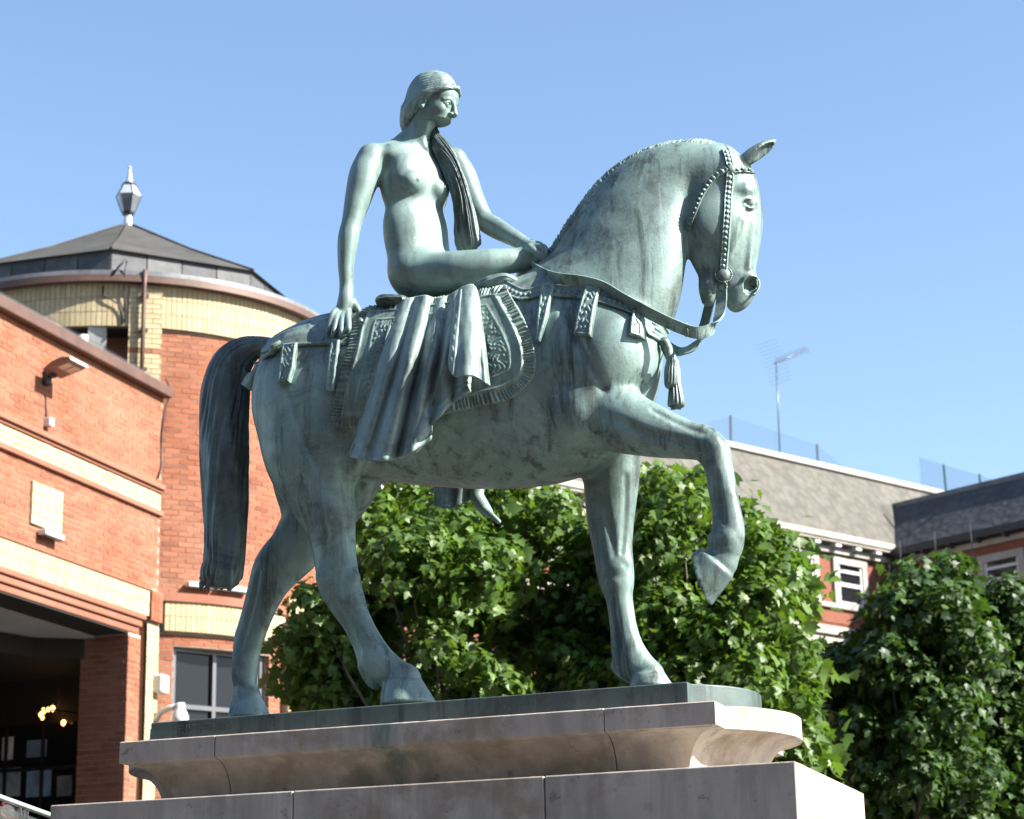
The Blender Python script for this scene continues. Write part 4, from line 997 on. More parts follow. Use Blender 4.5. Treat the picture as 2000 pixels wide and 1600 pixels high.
# drain pipe and cable
def tower_line(name, label, cat, pts, r, mat):
    o = MB().tube(pts, r, 8).build(name, mat, None, True); return tag(o, label, cat)
th = math.radians(-56.3)
dp = MB().tube([tp(th, 3.37, 12.22), tp(th, 3.34, 12.0), tp(th, 3.33, 11.5), tp(th, 3.33, 10.4)], .032, 10).build('drain_pipe', COPING, None, True)
tag(dp, 'thin brown drain pipe running down the cream brick pilaster', 'pipe')
for z in (11.85, 11.33, 10.75):
    m = MB(); m.box(tp(th, 3.31, z), (.07, .035, .02), ((-math.sin(th), math.cos(th), 0), (math.cos(th), math.sin(th), 0), (0, 0, 1))); m.build('pipe_clip', COPING, dp)
th2 = math.radians(-61.3)
cb = MB()
cb.tube([tp(th2+.01, 3.38, 12.34), tp(th2, 3.35, 12.1), tp(th2, 3.26, 11.9), tp(th2+.012, 3.25, 11.7), tp(th2+.006, 3.24, 11.45)], .012, 6); cb.tube([tp(th2-.05, 3.36, 12.12), tp(th2-.02, 3.38, 12.26), tp(th2+.005, 3.38, 12.35)], .016, 6)
cb.tube([tp(th2-.09, 3.235, 12.0), tp(th2-.09, 3.25, 11.85), tp(th2-.06, 3.26, 11.80), tp(th2-.02, 3.255, 11.72), tp(th2-.004, 3.25, 11.6), tp(th2-.002, 3.24, 11.42)], .012, 6)
tag(cb.build('cable', DARKM, None, True), 'black looped cable hanging beside the cream pilaster under the gutter', 'cable')
# lower frieze, window storey
ring('sill_course', LEDGE, tower, 2.9, 3.24, -52, 30, 7.44, 7.56, 50)
fr2 = ring('lower_frieze', MORTAR_C, tower, 2.9, 3.2, -48.6, -12, 7.02, 7.44, 30)
pieces(round_bricks(3.2, -48.6, -12, 7.03, 7.44, .0655, .2, .0105, False), 'soldier_brick', CREAM, fr2)
lw = ring('lower_wall', MORTAR, tower, 2.85, 3.12, -50, -45.9, 4.0, 7.02, 8)
lw2 = ring('lower_wall', MORTAR, tower, 2.85, 3.12, -45.9, -17, 6.83, 7.02, 20)
lw3 = ring('lower_wall', MORTAR, tower, 2.85, 3.12, -17, -11.8, 4.0, 7.02, 8)
for q, w in (((-50, -45.9, 4.0, 7.0), lw), ((-45.9, -17, 6.845, 7.0), lw2), ((-17, -11.8, 4.0, 7.0), lw3)):
    pieces(round_bricks(3.12, *q), 'brick', RED, w, 100)
pil2 = ring('pilaster', MORTAR_C, tower, 2.9, 3.25, -12, -2, 4.0, 7.7, 10)
pieces(round_bricks(3.25, -12, -2, 4.03, 7.68), 'cream_brick', CREAM, pil2)
lw4 = ring('lower_wall', MORTAR, tower, 2.85, 3.12, -2, 6, 4.0, 7.44, 8); pieces(round_bricks(3.12, -2, 6, 4.0, 7.4), 'brick', RED, lw4, 60)
lw5 = ring('lower_wall', MORTAR, tower, 2.85, 3.12, 18, 40, 4.0, 7.44, 12)
ring('inner_core', DARKM, tower, 2.2, 2.4, -60, 40, 3.5, 7.4, 30)
def tower_window(t0, t1, z0, z1, mull, trans):
    w = MB(); a, b = tp(math.radians(t0), 2.98, 0), tp(math.radians(t1), 2.98, 0); U = (b-a)/np.linalg.norm(b-a); N = np.array([U[1], -U[0], 0]); L = np.linalg.norm(b-a)
    m = (a+b)/2; ax = (U, N, (0, 0, 1))
    g = MB().box(m+np.array([0, 0, (z0+z1)/2])-N*.02, (L/2, .008, (z1-z0)/2), ax).build('window_glass', GLASS, tower)
    def bar(u, z, hu, hz, n): MB().box(a+U*u+np.array([0, 0, z])+N*.012, (hu, .035, hz), ax).build(n, GREYM, g)
    bar(.03, (z0+z1)/2, .03, (z1-z0)/2, 'frame'); bar(L-.03, (z0+z1)/2, .03, (z1-z0)/2, 'frame'); bar(L/2, z1-.025, L/2-.062, .025, 'frame')
    for q in mull: bar(L*q, (z0+z1)/2-.026, .028, (z1-z0)/2-.026, 'mullion')
    for q in trans: MB().box(m+np.array([0, 0, q])+N*.016, (L/2-.062, .03, .032), ax).build('transom', GREYM, g)
tower_window(-45.9, -17, 4.6, 6.83, (.46, .92), (6.02,))
tower_window(6, 18, 4.6, 6.83, (.5,), (6.02,))
# ---- shop building, its front runs away from the camera
XF = -10.673; U_, N_ = (0, 1), (1, 0); Y0, Y1 = 4.0, 16.12
shop = empty('brick_shop_building', (0, 0, 0), 'red brick shop front with cream bands above a dark covered entrance', 'building')
def slab(name, mat, parent, y0, y1, z0, z1, x0, x1, bev=0):
    return MB().box(((x0+x1)/2, (y0+y1)/2, (z0+z1)/2), ((x1-x0)/2, (y1-y0)/2, (z1-z0)/2)).build(name, mat, parent, bevel=bev)
w1 = slab('upper_wall', MORTAR, shop, Y0, Y1, 9.06, 10.33, XF-.3, XF)
pieces(plane_bricks((XF, 0), U_, N_, 10.8, Y1, 9.07, 10.33)+plane_bricks((XF, 0), U_, N_, Y0, 10.8, 9.07, 10.33), 'brick', RED, w1, 170)
w2 = slab('middle_wall', MORTAR, shop, Y0, Y1, 7.55, 8.60, XF-.3, XF)
pieces(plane_bricks((XF, 0), U_, N_, 10.8, Y1, 7.57, 8.59)+plane_bricks((XF, 0), U_, N_, Y0, 10.8, 7.57, 8.59), 'brick', RED, w2, 130)
for z, h, p in ((8.935, .045, .035), (8.982, .075, .075)): slab('ledge_course', LEDGE, shop, Y0, Y1+.02, z, z+h, XF-.2, XF+p, .012)
slab('ledge_course', LEDGE, shop, Y0, Y1+.02, 8.605, 8.685, XF-.2, XF+.06, .015)
cbd = slab('cream_band', MORTAR_C, shop, Y0, Y1, 8.687, 8.933, XF-.3, XF+.004)
pieces(plane_bricks((XF+.004, 0), U_, N_, 10.8, Y1, 8.692, 8.93, .215, .07, .011), 'cream_brick', CREAM, cbd, 90)
slab('sill_course', LEDGE, shop, Y0, 15.82, 7.50, 7.55, XF-.2, XF+.07, .012)
sb = slab('soldier_band', MORTAR_C, shop, Y0, 15.80, 7.145, 7.498, XF-.3, XF+.05)
pieces(plane_bricks((XF+.05, 0), U_, N_, 10.8, 15.80, 7.15, 7.5, .0655, .165, .0105, False), 'soldier_brick', CREAM, sb)
for k, (z, p) in enumerate(((7.06, .085), (6.96, .05), (6.86, .015))): slab('moulded_ledge', LEDGE, shop, Y0, 15.70-.05*k, z+.004, z+(.082 if k == 0 else .098), XF-.25, XF+p, .02)
cap = slab('pier_cap', LEDGE, shop, 15.81, 16.13, 7.10, 7.52, XF-.2, XF+.08)
pieces(plane_bricks((XF+.08, 0), U_, N_, 15.81, 16.13, 7.12, 7.5, .095, .115, .012, False), 'red_brick', RED, cap)
jamb = slab('entrance_pier', MORTAR, shop, 15.36, 15.68, 0.0, 6.86, XF-.72, XF)
pieces(plane_bricks((XF, 0), U_, N_, 15.36, 15.68, 4.2, 6.84), 'brick', RED, jamb, 60)
pieces(plane_bricks((0, 15.36), (1, 0), (0, -1), XF-.72, XF, 4.2, 6.84), 'red_brick', RED, jamb, 120)
slab('pier_return', RED, shop, 15.682, 15.82, 0, 7.10, XF-.3, XF-.10)
cp = slab('cream_pier', MORTAR_C, shop, 15.82, 16.14, 0, 7.10, XF-.3, XF+.02)
pieces(plane_bricks((XF+.02, 0), U_, N_, 15.82, 16.14, 4.2, 7.09), 'cream_brick', CREAM, cp, 60)
co = slab('coping', COPING, shop, Y0, 16.17, 10.335, 10.50, XF-.32, XF+.13, .02)
m = MB()
for k in range(int((16.1-9)/.045)):
    y = 9+k*.045
    for s in (-1, 0, 1): m.tube([(XF-.02, y, 10.50), (XF-.02+.05*s, y+.01*s, 10.61)], .0028, 3, False)
sp_ = m.build('bird_spikes', GREYM, co); sp_['kind'] = 'stuff'
slab('roof_deck', LEAD, shop, Y0, 16.0, 10.0, 10.2, XF-6, XF-.35)
# entrance hall
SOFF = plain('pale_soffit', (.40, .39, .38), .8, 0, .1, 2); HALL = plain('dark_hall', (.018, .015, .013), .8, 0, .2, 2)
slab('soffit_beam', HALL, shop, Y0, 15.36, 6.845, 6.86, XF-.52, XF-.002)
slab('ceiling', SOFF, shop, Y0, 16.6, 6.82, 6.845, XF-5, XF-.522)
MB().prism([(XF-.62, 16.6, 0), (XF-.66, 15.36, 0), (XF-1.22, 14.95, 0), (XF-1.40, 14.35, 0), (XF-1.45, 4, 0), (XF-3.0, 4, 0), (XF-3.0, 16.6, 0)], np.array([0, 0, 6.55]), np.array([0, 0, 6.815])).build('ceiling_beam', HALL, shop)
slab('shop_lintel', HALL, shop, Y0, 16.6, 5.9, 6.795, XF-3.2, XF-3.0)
sg = slab('shop_glazing', GLASS, shop, Y0, 16.6, 2.2, 5.895, XF-3.13, XF-3.1)
for y in (16.2, 15.2, 14.1, 13.0, 11.9, 10.8): slab('glazing_bar', DARKM, sg, y-.03, y+.03, 2.2, 5.89, XF-3.095, XF-3.05)
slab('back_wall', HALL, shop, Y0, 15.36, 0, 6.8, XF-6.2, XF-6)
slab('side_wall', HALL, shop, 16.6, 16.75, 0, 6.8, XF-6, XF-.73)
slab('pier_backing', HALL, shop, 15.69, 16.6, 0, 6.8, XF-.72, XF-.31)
slab('raised_floor', plain('hall_floor', (.16, .15, .14), .4), shop, Y0, 15.36, 0, .15, XF-6, XF)
sg2 = slab('inner_glazing', GLASS, shop, 16.57, 16.595, 2.2, 5.895, XF-3.0, XF-.74)
for x in (XF-2.6, XF-2.0, XF-1.4, XF-.85): slab('glazing_bar', DARKM, sg2, 16.53, 16.568, 2.2, 5.89, x-.025, x+.025)
slab('glazing_bar', DARKM, sg2, 16.53, 16.565, 5.25, 5.30, XF-3.0, XF-.75)
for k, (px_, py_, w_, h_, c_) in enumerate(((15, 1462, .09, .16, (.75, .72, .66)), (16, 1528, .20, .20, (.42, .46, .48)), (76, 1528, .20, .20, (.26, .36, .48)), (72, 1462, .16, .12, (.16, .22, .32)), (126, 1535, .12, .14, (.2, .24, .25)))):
    p = P(px_, py_, 16.56); MB().box(p, (w_, .005, h_)).build('painted_reflection', plain('reflection_tint', c_, .5, 0, .45, 4.5), sg2)  # flat pale panels, daylight reflections on the glazing painted as colour
# chandelier bulbs
BULB = NT('warm_bulb'); e = BULB.n('Emission'); e.inputs[0].default_value = (1, .48, .13, 1); e.inputs[1].default_value = 2.2; BULB.l(e.outputs[0], BULB.out.inputs[0]); BULB = BULB.m
ch = empty('chandelier', PX(115, 1395, XF-1.7), 'lit chandelier with warm bulbs glowing inside the dark entrance', 'chandelier')
BP = ((79, 1396), (85, 1389), (94, 1386), (103, 1384), (142, 1375), (153, 1373), (119, 1410), (124, 1412), (83, 1402), (133, 1412))
cc = np.array(ch.location)
MB().tube([cc+np.array([.25*math.cos(a), .45*math.sin(a), .0]) for a in np.linspace(0, 2*math.pi, 25)], .012, 6).build('hoop', DARKM, ch, True, origin=cc)
MB().tube([cc+np.array([0, 0, 0]), cc+np.array([0, 0, 1.6])], .01, 6).build('chain', DARKM, ch, True, origin=cc)
for k, b in enumerate(BP):
    p = PX(*b, XF-1.7+.12*((k % 3)-1)); me = bpy.data.meshes.new('bulb'); bm = bmesh.new(); bmesh.ops.create_uvsphere(bm, u_segments=10, v_segments=8, radius=.024+.009*(k % 2)); bm.to_mesh(me); bm.free()
    o = nobj('bulb', me, ch, BULB, True); o.location = p-cc; o.scale = (1, 1, 1.35)
# wall fittings
fl = empty('flood_light', PX(86, 740, XF), 'brown floodlight on an arm above the upper red brick wall ledge', 'light'); fo = np.array(fl.location)
m = MB(); m.box(fo+np.array([.04, 0, -.0]), (.04, .06, .09)); m.box(fo+np.array([.10, 0, .04]), (.06, .05, .035)); m.build('wall_bracket', DARKM, fl, origin=fo, bevel=.008)
hd = plain('floodlight_bronze', (.16, .10, .085), .4, .4, .15, 5)
a0, a1 = fo+np.array([.12, 0, .05]), fo+np.array([.50, 0, .15]); ax = (a1-a0)/np.linalg.norm(a1-a0); up = np.array([-ax[2], 0, ax[0]])
m = MB(); pr = [a0-ax*.02+up*.015, a0+ax*.12+up*.07, a0+ax*.28+up*.075, a1+up*.03, a1-up*.012, a0-up*.012]
m.prism(pr, np.array([0, -.21, 0]), np.array([0, .21, 0])); hh = m.build('head', hd, fl, origin=fo, bevel=.012)
for s in (-.085, .085): MB().box(a0+ax*.25-up*.016+np.array([0, s, 0]), (.075, .07, .005), (ax, (0, 1, 0), up)).build('lamp_window', plain('lamp_pane', (.55, .48, .35), .3), hh, origin=fo)
MB().box(a1+ax*.004+up*.01, (.006, .215, .022), (ax, (0, 1, 0), up)).build('trim', plain('bright_trim', (.75, .75, .72), .3, .2), hh, origin=fo)
jb = MB().box(PX(89, 826, XF)+np.array([.05, 0, 0]), (.05, .055, .055)).build('junction_box', WHITE, None, bevel=.012); tag(jb, 'small white junction box on the red ledge below the floodlight', 'junction box')
tag(MB().tube([PX(87, 771, XF)+np.array([.02, 0, 0]), PX(88, 800, XF)+np.array([.018, 0, 0]), PX(87, 818, XF)+np.array([.03, 0, 0])], .009, 6).build('wall_cable', DARKM, None, True), 'thin dark cable between the floodlight and the white junction box', 'cable')
tag(MB().tube([PX(306, 748, XF)+np.array([.15, 0, .04]), PX(318, 765, XF)+np.array([.1, 0.05, 0]), PX(317, 800, XF)+np.array([.03, 0.02, 0]), PX(313, 850, XF)+np.array([.02, 0, 0]), PX(313, 910, XF)+np.array([.02, 0, 0]), PX(305, 934, XF)+np.array([.03, 0, 0])], .014, 6).build('corner_cable', DARKM, None, True), 'black cable running down the corner from the end of the coping', 'cable')
pn = empty('wall_panel', PX(88, 992, XF), 'square cream tiled panel on the red brick wall', 'panel'); po = np.array(pn.location)
q0, q1 = PX(61, 941, XF), PX(117, 1046, XF); yw, zh = (q1[1]-q0[1])/2, .275
MB().box(po+np.array([.012, 0, 0]), (.012, yw, zh)).build('backing', MORTAR_C, pn, origin=po)
for i in range(4):
    for j_ in range(4):
        MB().box(po+np.array([.03, (i-1.5)*yw/2, (j_-1.5)*zh/2]), (.008, yw/4-.004, zh/4-.004)).build('tile', CREAM, pn, origin=po)
def strip_light(p0, p1, label, out):
    m = (p0+p1)/2; L = np.linalg.norm(p1-p0)/2; U = (p1-p0)/np.linalg.norm(p1-p0); U[2] = 0; U /= np.linalg.norm(U); r = empty('strip_light', m, label, 'light', 'slim strip lights on the brick walls'); o = np.array(m)
    ax = (U, out, (0, 0, 1)); MB().box(o+out*.09, (L, .06, .035), ax).build('housing', WHITE, r, origin=o, bevel=.01); MB().box(o+out*.09-np.array([0, 0, .04]), (L*.94, .045, .006), ax).build('diffuser', GREYM, r, origin=o)
    for s in (-.6, .6): MB().box(o+U*L*s+out*.02, (.02, .03, .02), ax).build('bracket', DARKM, r, origin=o)
strip_light(PX(70, 1041, XF), PX(107, 1052, XF), 'short slim white light under the cream tiled panel', np.array([1., 0, 0]))
th = math.radians(-35); n_ = np.array([math.cos(th), math.sin(th), 0])
def on_tower(px, py, r=3.15):
    d = ray(px, py); o = CAM[:2]-TC; a = d[:2]@d[:2]; b = 2*o@d[:2]; c = o@o-r*r; t = (-b-math.sqrt(max(0, b*b-4*a*c)))/(2*a); return CAM+d*t
strip_light(on_tower(360, 1143), on_tower(414, 1149), 'slim white light left of the horse tail end on the tower wall', n_)
strip_light(on_tower(420, 1149), on_tower(478, 1157), 'slim white light right of the horse tail end on the tower wall', np.array([math.cos(th+.1), math.sin(th+.1), 0]))
sr = empty('alarm_sensor', PX(302, 1337, XF), 'white sensor box on the cream pier above the dome camera', 'sensor'); o_ = np.array(sr.location)
MB().box(o_+np.array([.09, .02, .0]), (.075, .11, .13)).build('cover', WHITE, sr, origin=o_, bevel=.03); MB().box(o_+np.array([.02, 0, .0]), (.022, .08, .12)).build('back_plate', GREYM, sr, origin=o_)
pc = empty('dome_camera', PX(300, 1392, XF), 'white dome security camera hanging from a curved wall arm', 'security camera'); o_ = np.array(pc.location)
e_ = np.array([.42, -.02, .05])
MB().tube([o_+np.array([.02, 0, -.12]), o_+np.array([.10, 0, .0]), o_+np.array([.25, 0, .05]), o_+e_], (.05, .045, .04, .045), 10).build('arm', WHITE, pc, True, origin=o_)
V = []; pro = [(.06, .05), (.06, -.02), (.085, -.06), (.115, -.14), (.118, -.20), (.10, -.225), (.085, -.27), (.05, -.30), (.004, -.31)]
for r_, z_ in pro: V += [o_+e_+np.array([r_*math.cos(2*math.pi*k/18), r_*math.sin(2*math.pi*k/18), z_]) for k in range(18)]
MB().add(V, [(i*18+k, i*18+(k+1) % 18, (i+1)*18+(k+1) % 18, (i+1)*18+k) for i in range(len(pro)-1) for k in range(18)]+[tuple(range(18))]).build('dome', WHITE, pc, True, origin=o_)
# roof terrace panel behind the parapet
rp = MB().box(PX(190, 662, XF-.9), (.012, .13, .20), (np.array([.5, -.84, .2]), np.array([.86, .51, 0]), np.array([.12, -.25, .96]))).build('roof_panel', plain('dull_panel', (.30, .31, .29), .7, 0, .1, 5), None); rp.rotation_euler = (0, 0, 0)
tag(rp, 'grey flat panel standing behind the spiked parapet', 'panel')
bl = MB().tube([PX(163, 655, XF-1.0), PX(163, 672, XF-1.0)], .07, 10).build('roof_lamp', WHITE, None, True); tag(bl, 'small white globe beside the grey roof panel', 'lamp')
# glass balustrade at the lower left
gp = lambda px, py, d: PD(px, py, d)
ZZ = np.array([0, 0, 1.])
g0 = gp(-40, 1543, 12.0); g1 = PZ(110, 1597, g0[2])
bal = empty('glass_balustrade', (g0+g1)/2, 'glass balustrade with pale green rail beside the pedestal foot', 'balustrade'); o_ = np.array(bal.location)
U = (g1-g0)/np.linalg.norm(g1-g0); N = np.array([U[1], -U[0], 0])
MB().box(o_, (np.linalg.norm(g1-g0)/2, .022, .012), (U, N, (0, 0, 1))).build('rail', plain('pale_green_rail', (.34, .43, .38), .3), bal, origin=o_, bevel=.006)
t = NT('balustrade_glass'); t.bsdf((.5, .6, .56), .02, 0, None, .5, Transmission_Weight=.9, Alpha=.55); MB().box(o_-np.array([0, 0, .55]), (np.linalg.norm(g1-g0)/2, .006, .5), (U, N, (0, 0, 1))).build('glass_pane', t.m, bal, origin=o_)
for u in (-.02, .06, .13): MB().box(o_+U*u+np.array([0, 0, -.045]), (.007, .014, .02), (U, N, (0, 0, 1))).build('clamp', GREYM, bal, origin=o_)
MB().tube([o_-U*1.0-ZZ*.02, o_-U*1.0-ZZ*o_[2]], .03, 8).build('post', GREYM, bal, True, origin=o_)
rs = empty('round_sign', gp(20, 1582, 14.0), 'round sign with red rim behind the glass balustrade', 'sign'); o_ = np.array(rs.location); vd = (CAM-o_); vd[2] = 0; vd /= np.linalg.norm(vd); a = np.array([-vd[1], vd[0], 0])
MB().tube([o_+.062*(math.cos(w)*a+math.sin(w)*np.array([0, 0, 1])) for w in np.linspace(0, 2*math.pi, 33)], .011, 8).build('rim', plain('sign_red', (.16, .02, .025), .4), rs, True, origin=o_)
m = MB(); V = [o_-vd*.01+.062*(math.cos(w)*a+math.sin(w)*np.array([0, 0, 1])) for w in np.linspace(0, 2*math.pi, 32, endpoint=False)]; m.prism(V, vd*-.006, vd*.004); m.build('face', plain('sign_face', (.12, .11, .115), .4), rs, origin=o_)
MB().tube([o_-vd*.03, o_-vd*.03-np.array([0, 0, o_[2]])], .03, 8).build('post', GREYM, rs, True, origin=o_)
# ------------------------------------------------------------------ mansard building on the right
E0 = PD(1735, 1088, 60.0)
_a = math.radians(61); D1 = np.array([math.cos(_a), math.sin(_a), 0]); N1 = np.array([math.sin(_a), -math.cos(_a), 0])
ZUP = np.array([0, 0, 1.])
def W1(s, n, z): return np.array([E0[0], E0[1], 0])+D1*s+N1*n+ZUP*z
def W2(s, n, z): return np.array([E0[0], E0[1], 0])+N1*s-D1*n+ZUP*z          # wing: runs out towards the camera side
def mbox(mk, s0, s1, n0, n1, z0, z1): 
    m = MB(); V = [mk(s, n, z) for s in (s0, s1) for n in (n0, n1) for z in (z0, z1)]
    return m.add(V, [(0, 1, 3, 2), (4, 6, 7, 5), (0, 4, 5, 1), (2, 3, 7, 6), (0, 2, 6, 4), (1, 5, 7, 3)])
t = NT('far_red_brick'); g = t.n('NewGeometry'); v = t.coord()
bt = t.n('TexBrick'); mp = t.n('Mapping'); tc = t.n('TexCoord'); t.l(tc.outputs['Generated'], mp.inputs[0])
c = t.mix(t.ramp(t.noise(v, 5, 6, .7), [(.3, 0), (.7, 1)]), (.165, .058, .038), (.215, .082, .055)); c = t.mix(t.ramp(t.noise(v, 28, 3, .6), [(.45, 0), (.7, .6)]), c, (.25, .12, .085))
FARB = t.bsdf(c, .9, 0, t.bump(t.noise(v, 30, 3), .3, .02), .2)
STONEW = plain('portland_trim', (.33, .305, .26), .8, 0, .18, 2.5, .2)
SASH = plain('white_sash', (0.518, 0.518, 0.504), .5, 0, .05, 3)
def slate_mat(name, a, b, moss):
    t = NT(name); v = t.coord(); c = t.mix(t.ramp(t.noise(v, 1.1, 7, .72, 1.2), [(.3, 0), (.7, 1)]), a, b)
    c = t.mix(t.math('MULTIPLY', t.ramp(t.noise(v, 5, 6, .75, .6), [(.5, 0), (.68, 1)]), .6), c, moss)
    vo = t.n('TexVoronoi'); vo.inputs['Scale'].default_value = 4.2; t.l(v, vo.inputs['Vector'])
    c = t.mix(t.math('MULTIPLY', t.ramp(vo.outputs['Distance'], [(.35, 0), (.7, 1)]), .35), c, tuple(q*.5 for q in a))
    h = t.mix(.5, vo.outputs['Distance'], t.noise(v, 6, 6, .75)); return t.bsdf(c, .85, 0, t.bump(h, .7, .08), .3)
SLATE = slate_mat('mossy_slate', (.085, .08, .069), (.145, .137, .117), (.105, .098, .062)); SLATE2 = slate_mat('dark_slate', (.055, .058, .066), (.085, .088, .096), (.035, .038, .042))
mb_ = empty('mansard_building', (0, 0, 0), 'far red brick building with mossy slate mansard roof and white sash windows', 'building')
s0, s1 = -30, 4.0
mw = mbox(W1, s0, 0, -.4, 0, 0, 13.85).build('brick_wall', FARB, mb_)
mbox(W1, s0, -.02, -.3, .18, 13.86, 14.02).build('cornice', STONEW, mb_); mbox(W1, s0, .0, -.3, .45, 14.16, 14.34).build('eave_board', STONEW, mb_, bevel=.03)
mbox(W1, s0, -.02, -.3, .40, 14.10, 14.155).build('soffit', STONEW, mb_)
for k in range(34):
    s = -.84-.84*k; mbox(W1, s-.11, s+.11, .02, .36, 14.0, 14.098).build('bracket', SASH, mb_)
m = MB(); zr = 16.66; V = [W1(s, n, z) for s in (s0, s1) for n, z in ((.40, 14.345), (-1.0, zr), (-1.5, zr), (-1.5, 14.345))]
m.add(V, [(0, 4, 5, 1), (1, 5, 6, 2), (2, 6, 7, 3), (0, 1, 2, 3), (7, 6, 5, 4)]); m.build('mansard_roof', SLATE, mb_)
mbox(W1, s0, s1, -1.35, -.86, zr-.06, zr+.10).build('roof_coping', plain('white_coping', (.42, .40, .37), .7, 0, .15, 3), mb_, bevel=.03)
mbox(W1, s0, -.01, -.05, .10, 12.36, 12.50).build('sill_band', STONEW, mb_, bevel=.02)
mbox(W1, s0, -.01, -.05, .08, 11.70, 11.86).build('string_course', STONEW, mb_); mbox(W1, s0, -.01, -.05, .05, 10.9, 11.69).build('stone_band', STONEW, mb_); mbox(W1, s0, -.01, -.05, .14, 11.62, 11.697).build('drip_mould', STONEW, mb_)
for s in (-2.4, -4.4, -6.4): mbox(W1, s-.75, s+.75, 0, .03, 11.95, 12.28).build('recessed_panel', FARB, mb_, bevel=.01)
def sash(mk, sc, zc, w, h, parent):
    f = mbox(mk, sc-w/2-.2, sc-w/2, -.1, .09, zc-h/2, zc+h/2).build('surround', STONEW, parent)
    mbox(mk, sc+w/2, sc+w/2+.2, -.1, .09, zc-h/2, zc+h/2).build('surround', STONEW, parent); mbox(mk, sc-w/2-.2, sc+w/2+.2, -.1, .092, zc+h/2+.001, zc+h/2+.2).build('surround', STONEW, parent)
    g = mbox(mk, sc-w/2, sc+w/2, .002, .012, zc-h/2, zc+h/2).build('window', GLASS, parent)
    for a0, a1, z0, z1 in ((-w/2, -w/2+.07, -h/2, h/2), (w/2-.07, w/2, -h/2, h/2), (-w/2+.071, w/2-.071, -h/2, -h/2+.08), (-w/2+.071, w/2-.071, -.05, .05), (-w/2+.071, w/2-.071, h/2-.22, h/2-.14)):
        mbox(mk, sc+a0, sc+a1, .013, .05, zc+z0, zc+z1).build('sash_bar', SASH, g)
for k in range(13): sash(W1, -1.75-2.0*k, 13.06, 1.0, 1.10, mb_)
# shaded wing
wing = mbox(W2, .0, 34, -.4, -.002, 0, 13.80).build('wing_wall', FARB, mb_)
mbox(W2, .05, 34, -.3, .10, 13.80, 13.95).build('wing_cornice', STONEW, mb_); mbox(W2, -.05, 34, -.3, .36, 14.0, 14.20).build('wing_gutter', DARKM, mb_)
for k in range(16): mbox(W2, .5+.9*k, .56+.9*k, .0, .34, 13.90, 14.0).build('gutter_hook', DARKM, mb_)
m = MB(); V = [W2(.05, .30, 14.21), W2(-1.05, -1.05, 15.84), W2(-1.05, -1.6, 15.84), W2(34, .30, 14.21), W2(34, -1.05, 15.74), W2(34, -1.6, 15.74)]
m.add(V, [(0, 3, 4, 1), (1, 4, 5, 2), (0, 1, 2), (5, 4, 3)]); m.build('wing_roof', SLATE2, mb_)
mbox(W2, -1.0, 34, -1.3, -.95, 15.70, 15.86).build('wing_coping', LEAD, mb_, bevel=.02)
for k in range(14): sash(W2, 1.6+2.2*k, 12.85, 1.1, 1.0, mb_)
MB().tube([W2(.25, .12, 13.95), W2(.3, .1, 12.6), W2(.3, .1, 9)], .05, 8).build('down_pipe', DARKM, mb_)
for s, lb in ((.9, 'thin pale rod nearest the roof valley before the shaded wing'), (2.1, 'middle thin pale rod before the shaded wing'), (3.3, 'thin pale rod farthest right before the shaded wing')):
    tag(MB().tube([W2(s, .6, 13.3), W2(s, .6, 14.35)], .012, 5).build('lightning_rod', GREYM, None), lb, 'rod', 'thin rods before the shaded wing')
# bird netting on the roofs
def net_mat(name, alpha, col):
    t = NT(name); tr = t.n('BsdfTransparent'); d = t.n('BsdfDiffuse'); d.inputs[0].default_value = (*col, 1); mx = t.n('MixShader'); mx.inputs[0].default_value = alpha
    t.l(tr.outputs[0], mx.inputs[1]); t.l(d.outputs[0], mx.inputs[2]); t.l(mx.outputs[0], t.out.inputs[0]); return t.m
NET = net_mat('net_mesh', .11, (.05, .09, .16))
def w1px(px, py, n):                       # pixel on the plane parallel to the main front at offset n
    o = W1(0, n, 0); d = ray(px, py); t = N1@(o-CAM)/(N1@d); return CAM+d*t
def w2px(px, py, n):
    o = W2(0, n, 0); nn = -D1; d = ray(px, py); t = nn@(o-CAM)/(nn@d); return CAM+d*t
def net(label, mk, n, outline, posts, col):
    o0 = mk(*outline[0], n); r = empty('bird_net', o0, label, 'net'); m = MB(); q = [mk(*p, n) for p in outline]; nn = N1 if mk is w1px else -D1
    m.prism(q, nn*-.004, nn*.004); m.build('mesh_panel', NET, r, origin=o0)
    for a, b in posts: MB().tube([mk(*a, n+.02), mk(*b, n+.02)], .035, 6).build('post', col, r, origin=o0)
net('pale blue bird net on thin posts along the mossy roof ridge', w1px, -1.1, [(1290, 880), (1380, 826), (1427, 813), (1500, 838), (1596, 869), (1640, 905), (1670, 926), (1600, 908), (1420, 858)], [((1427, 812), (1428, 862)), ((1596, 868), (1598, 908))], GREYM)
net('pale bird net with dark green posts above the dark slate wing', w2px, -1.1, [(1795, 893), (1843, 908), (1913, 928), (1945, 938), (1843, 962), (1800, 972)], [((1843, 907), (1848, 960)), ((1913, 926), (1915, 945))], plain('green_post', (.03, .09, .08), .5))
an = empty('television_aerial', w1px(1523, 889, -1.0), 'thin television aerial on a tall mast above the mossy slate roof', 'aerial'); o_ = np.array(an.location)
top = w1px(1516, 706, -1.0); MB().tube([o_-ZUP*.2, top], .020, 8).build('mast', GREYM, an, True, origin=o_)
b1 = w1px(1581, 680, -1.0); MB().tube([w1px(1511, 710, -1.0), b1], .015, 6).build('boom', GREYM, an, True, origin=o_)
bd = (b1-top); pr_ = np.cross(bd, N1); pr_ /= np.linalg.norm(pr_)
el = MB()
for k in range(13):
    p = top+bd*(.06+.07*k); el.tube([p-pr_*.10-N1*.05, p+pr_*.10+N1*.05], .009, 4)
el.build('elements', GREYM, an, origin=o_)
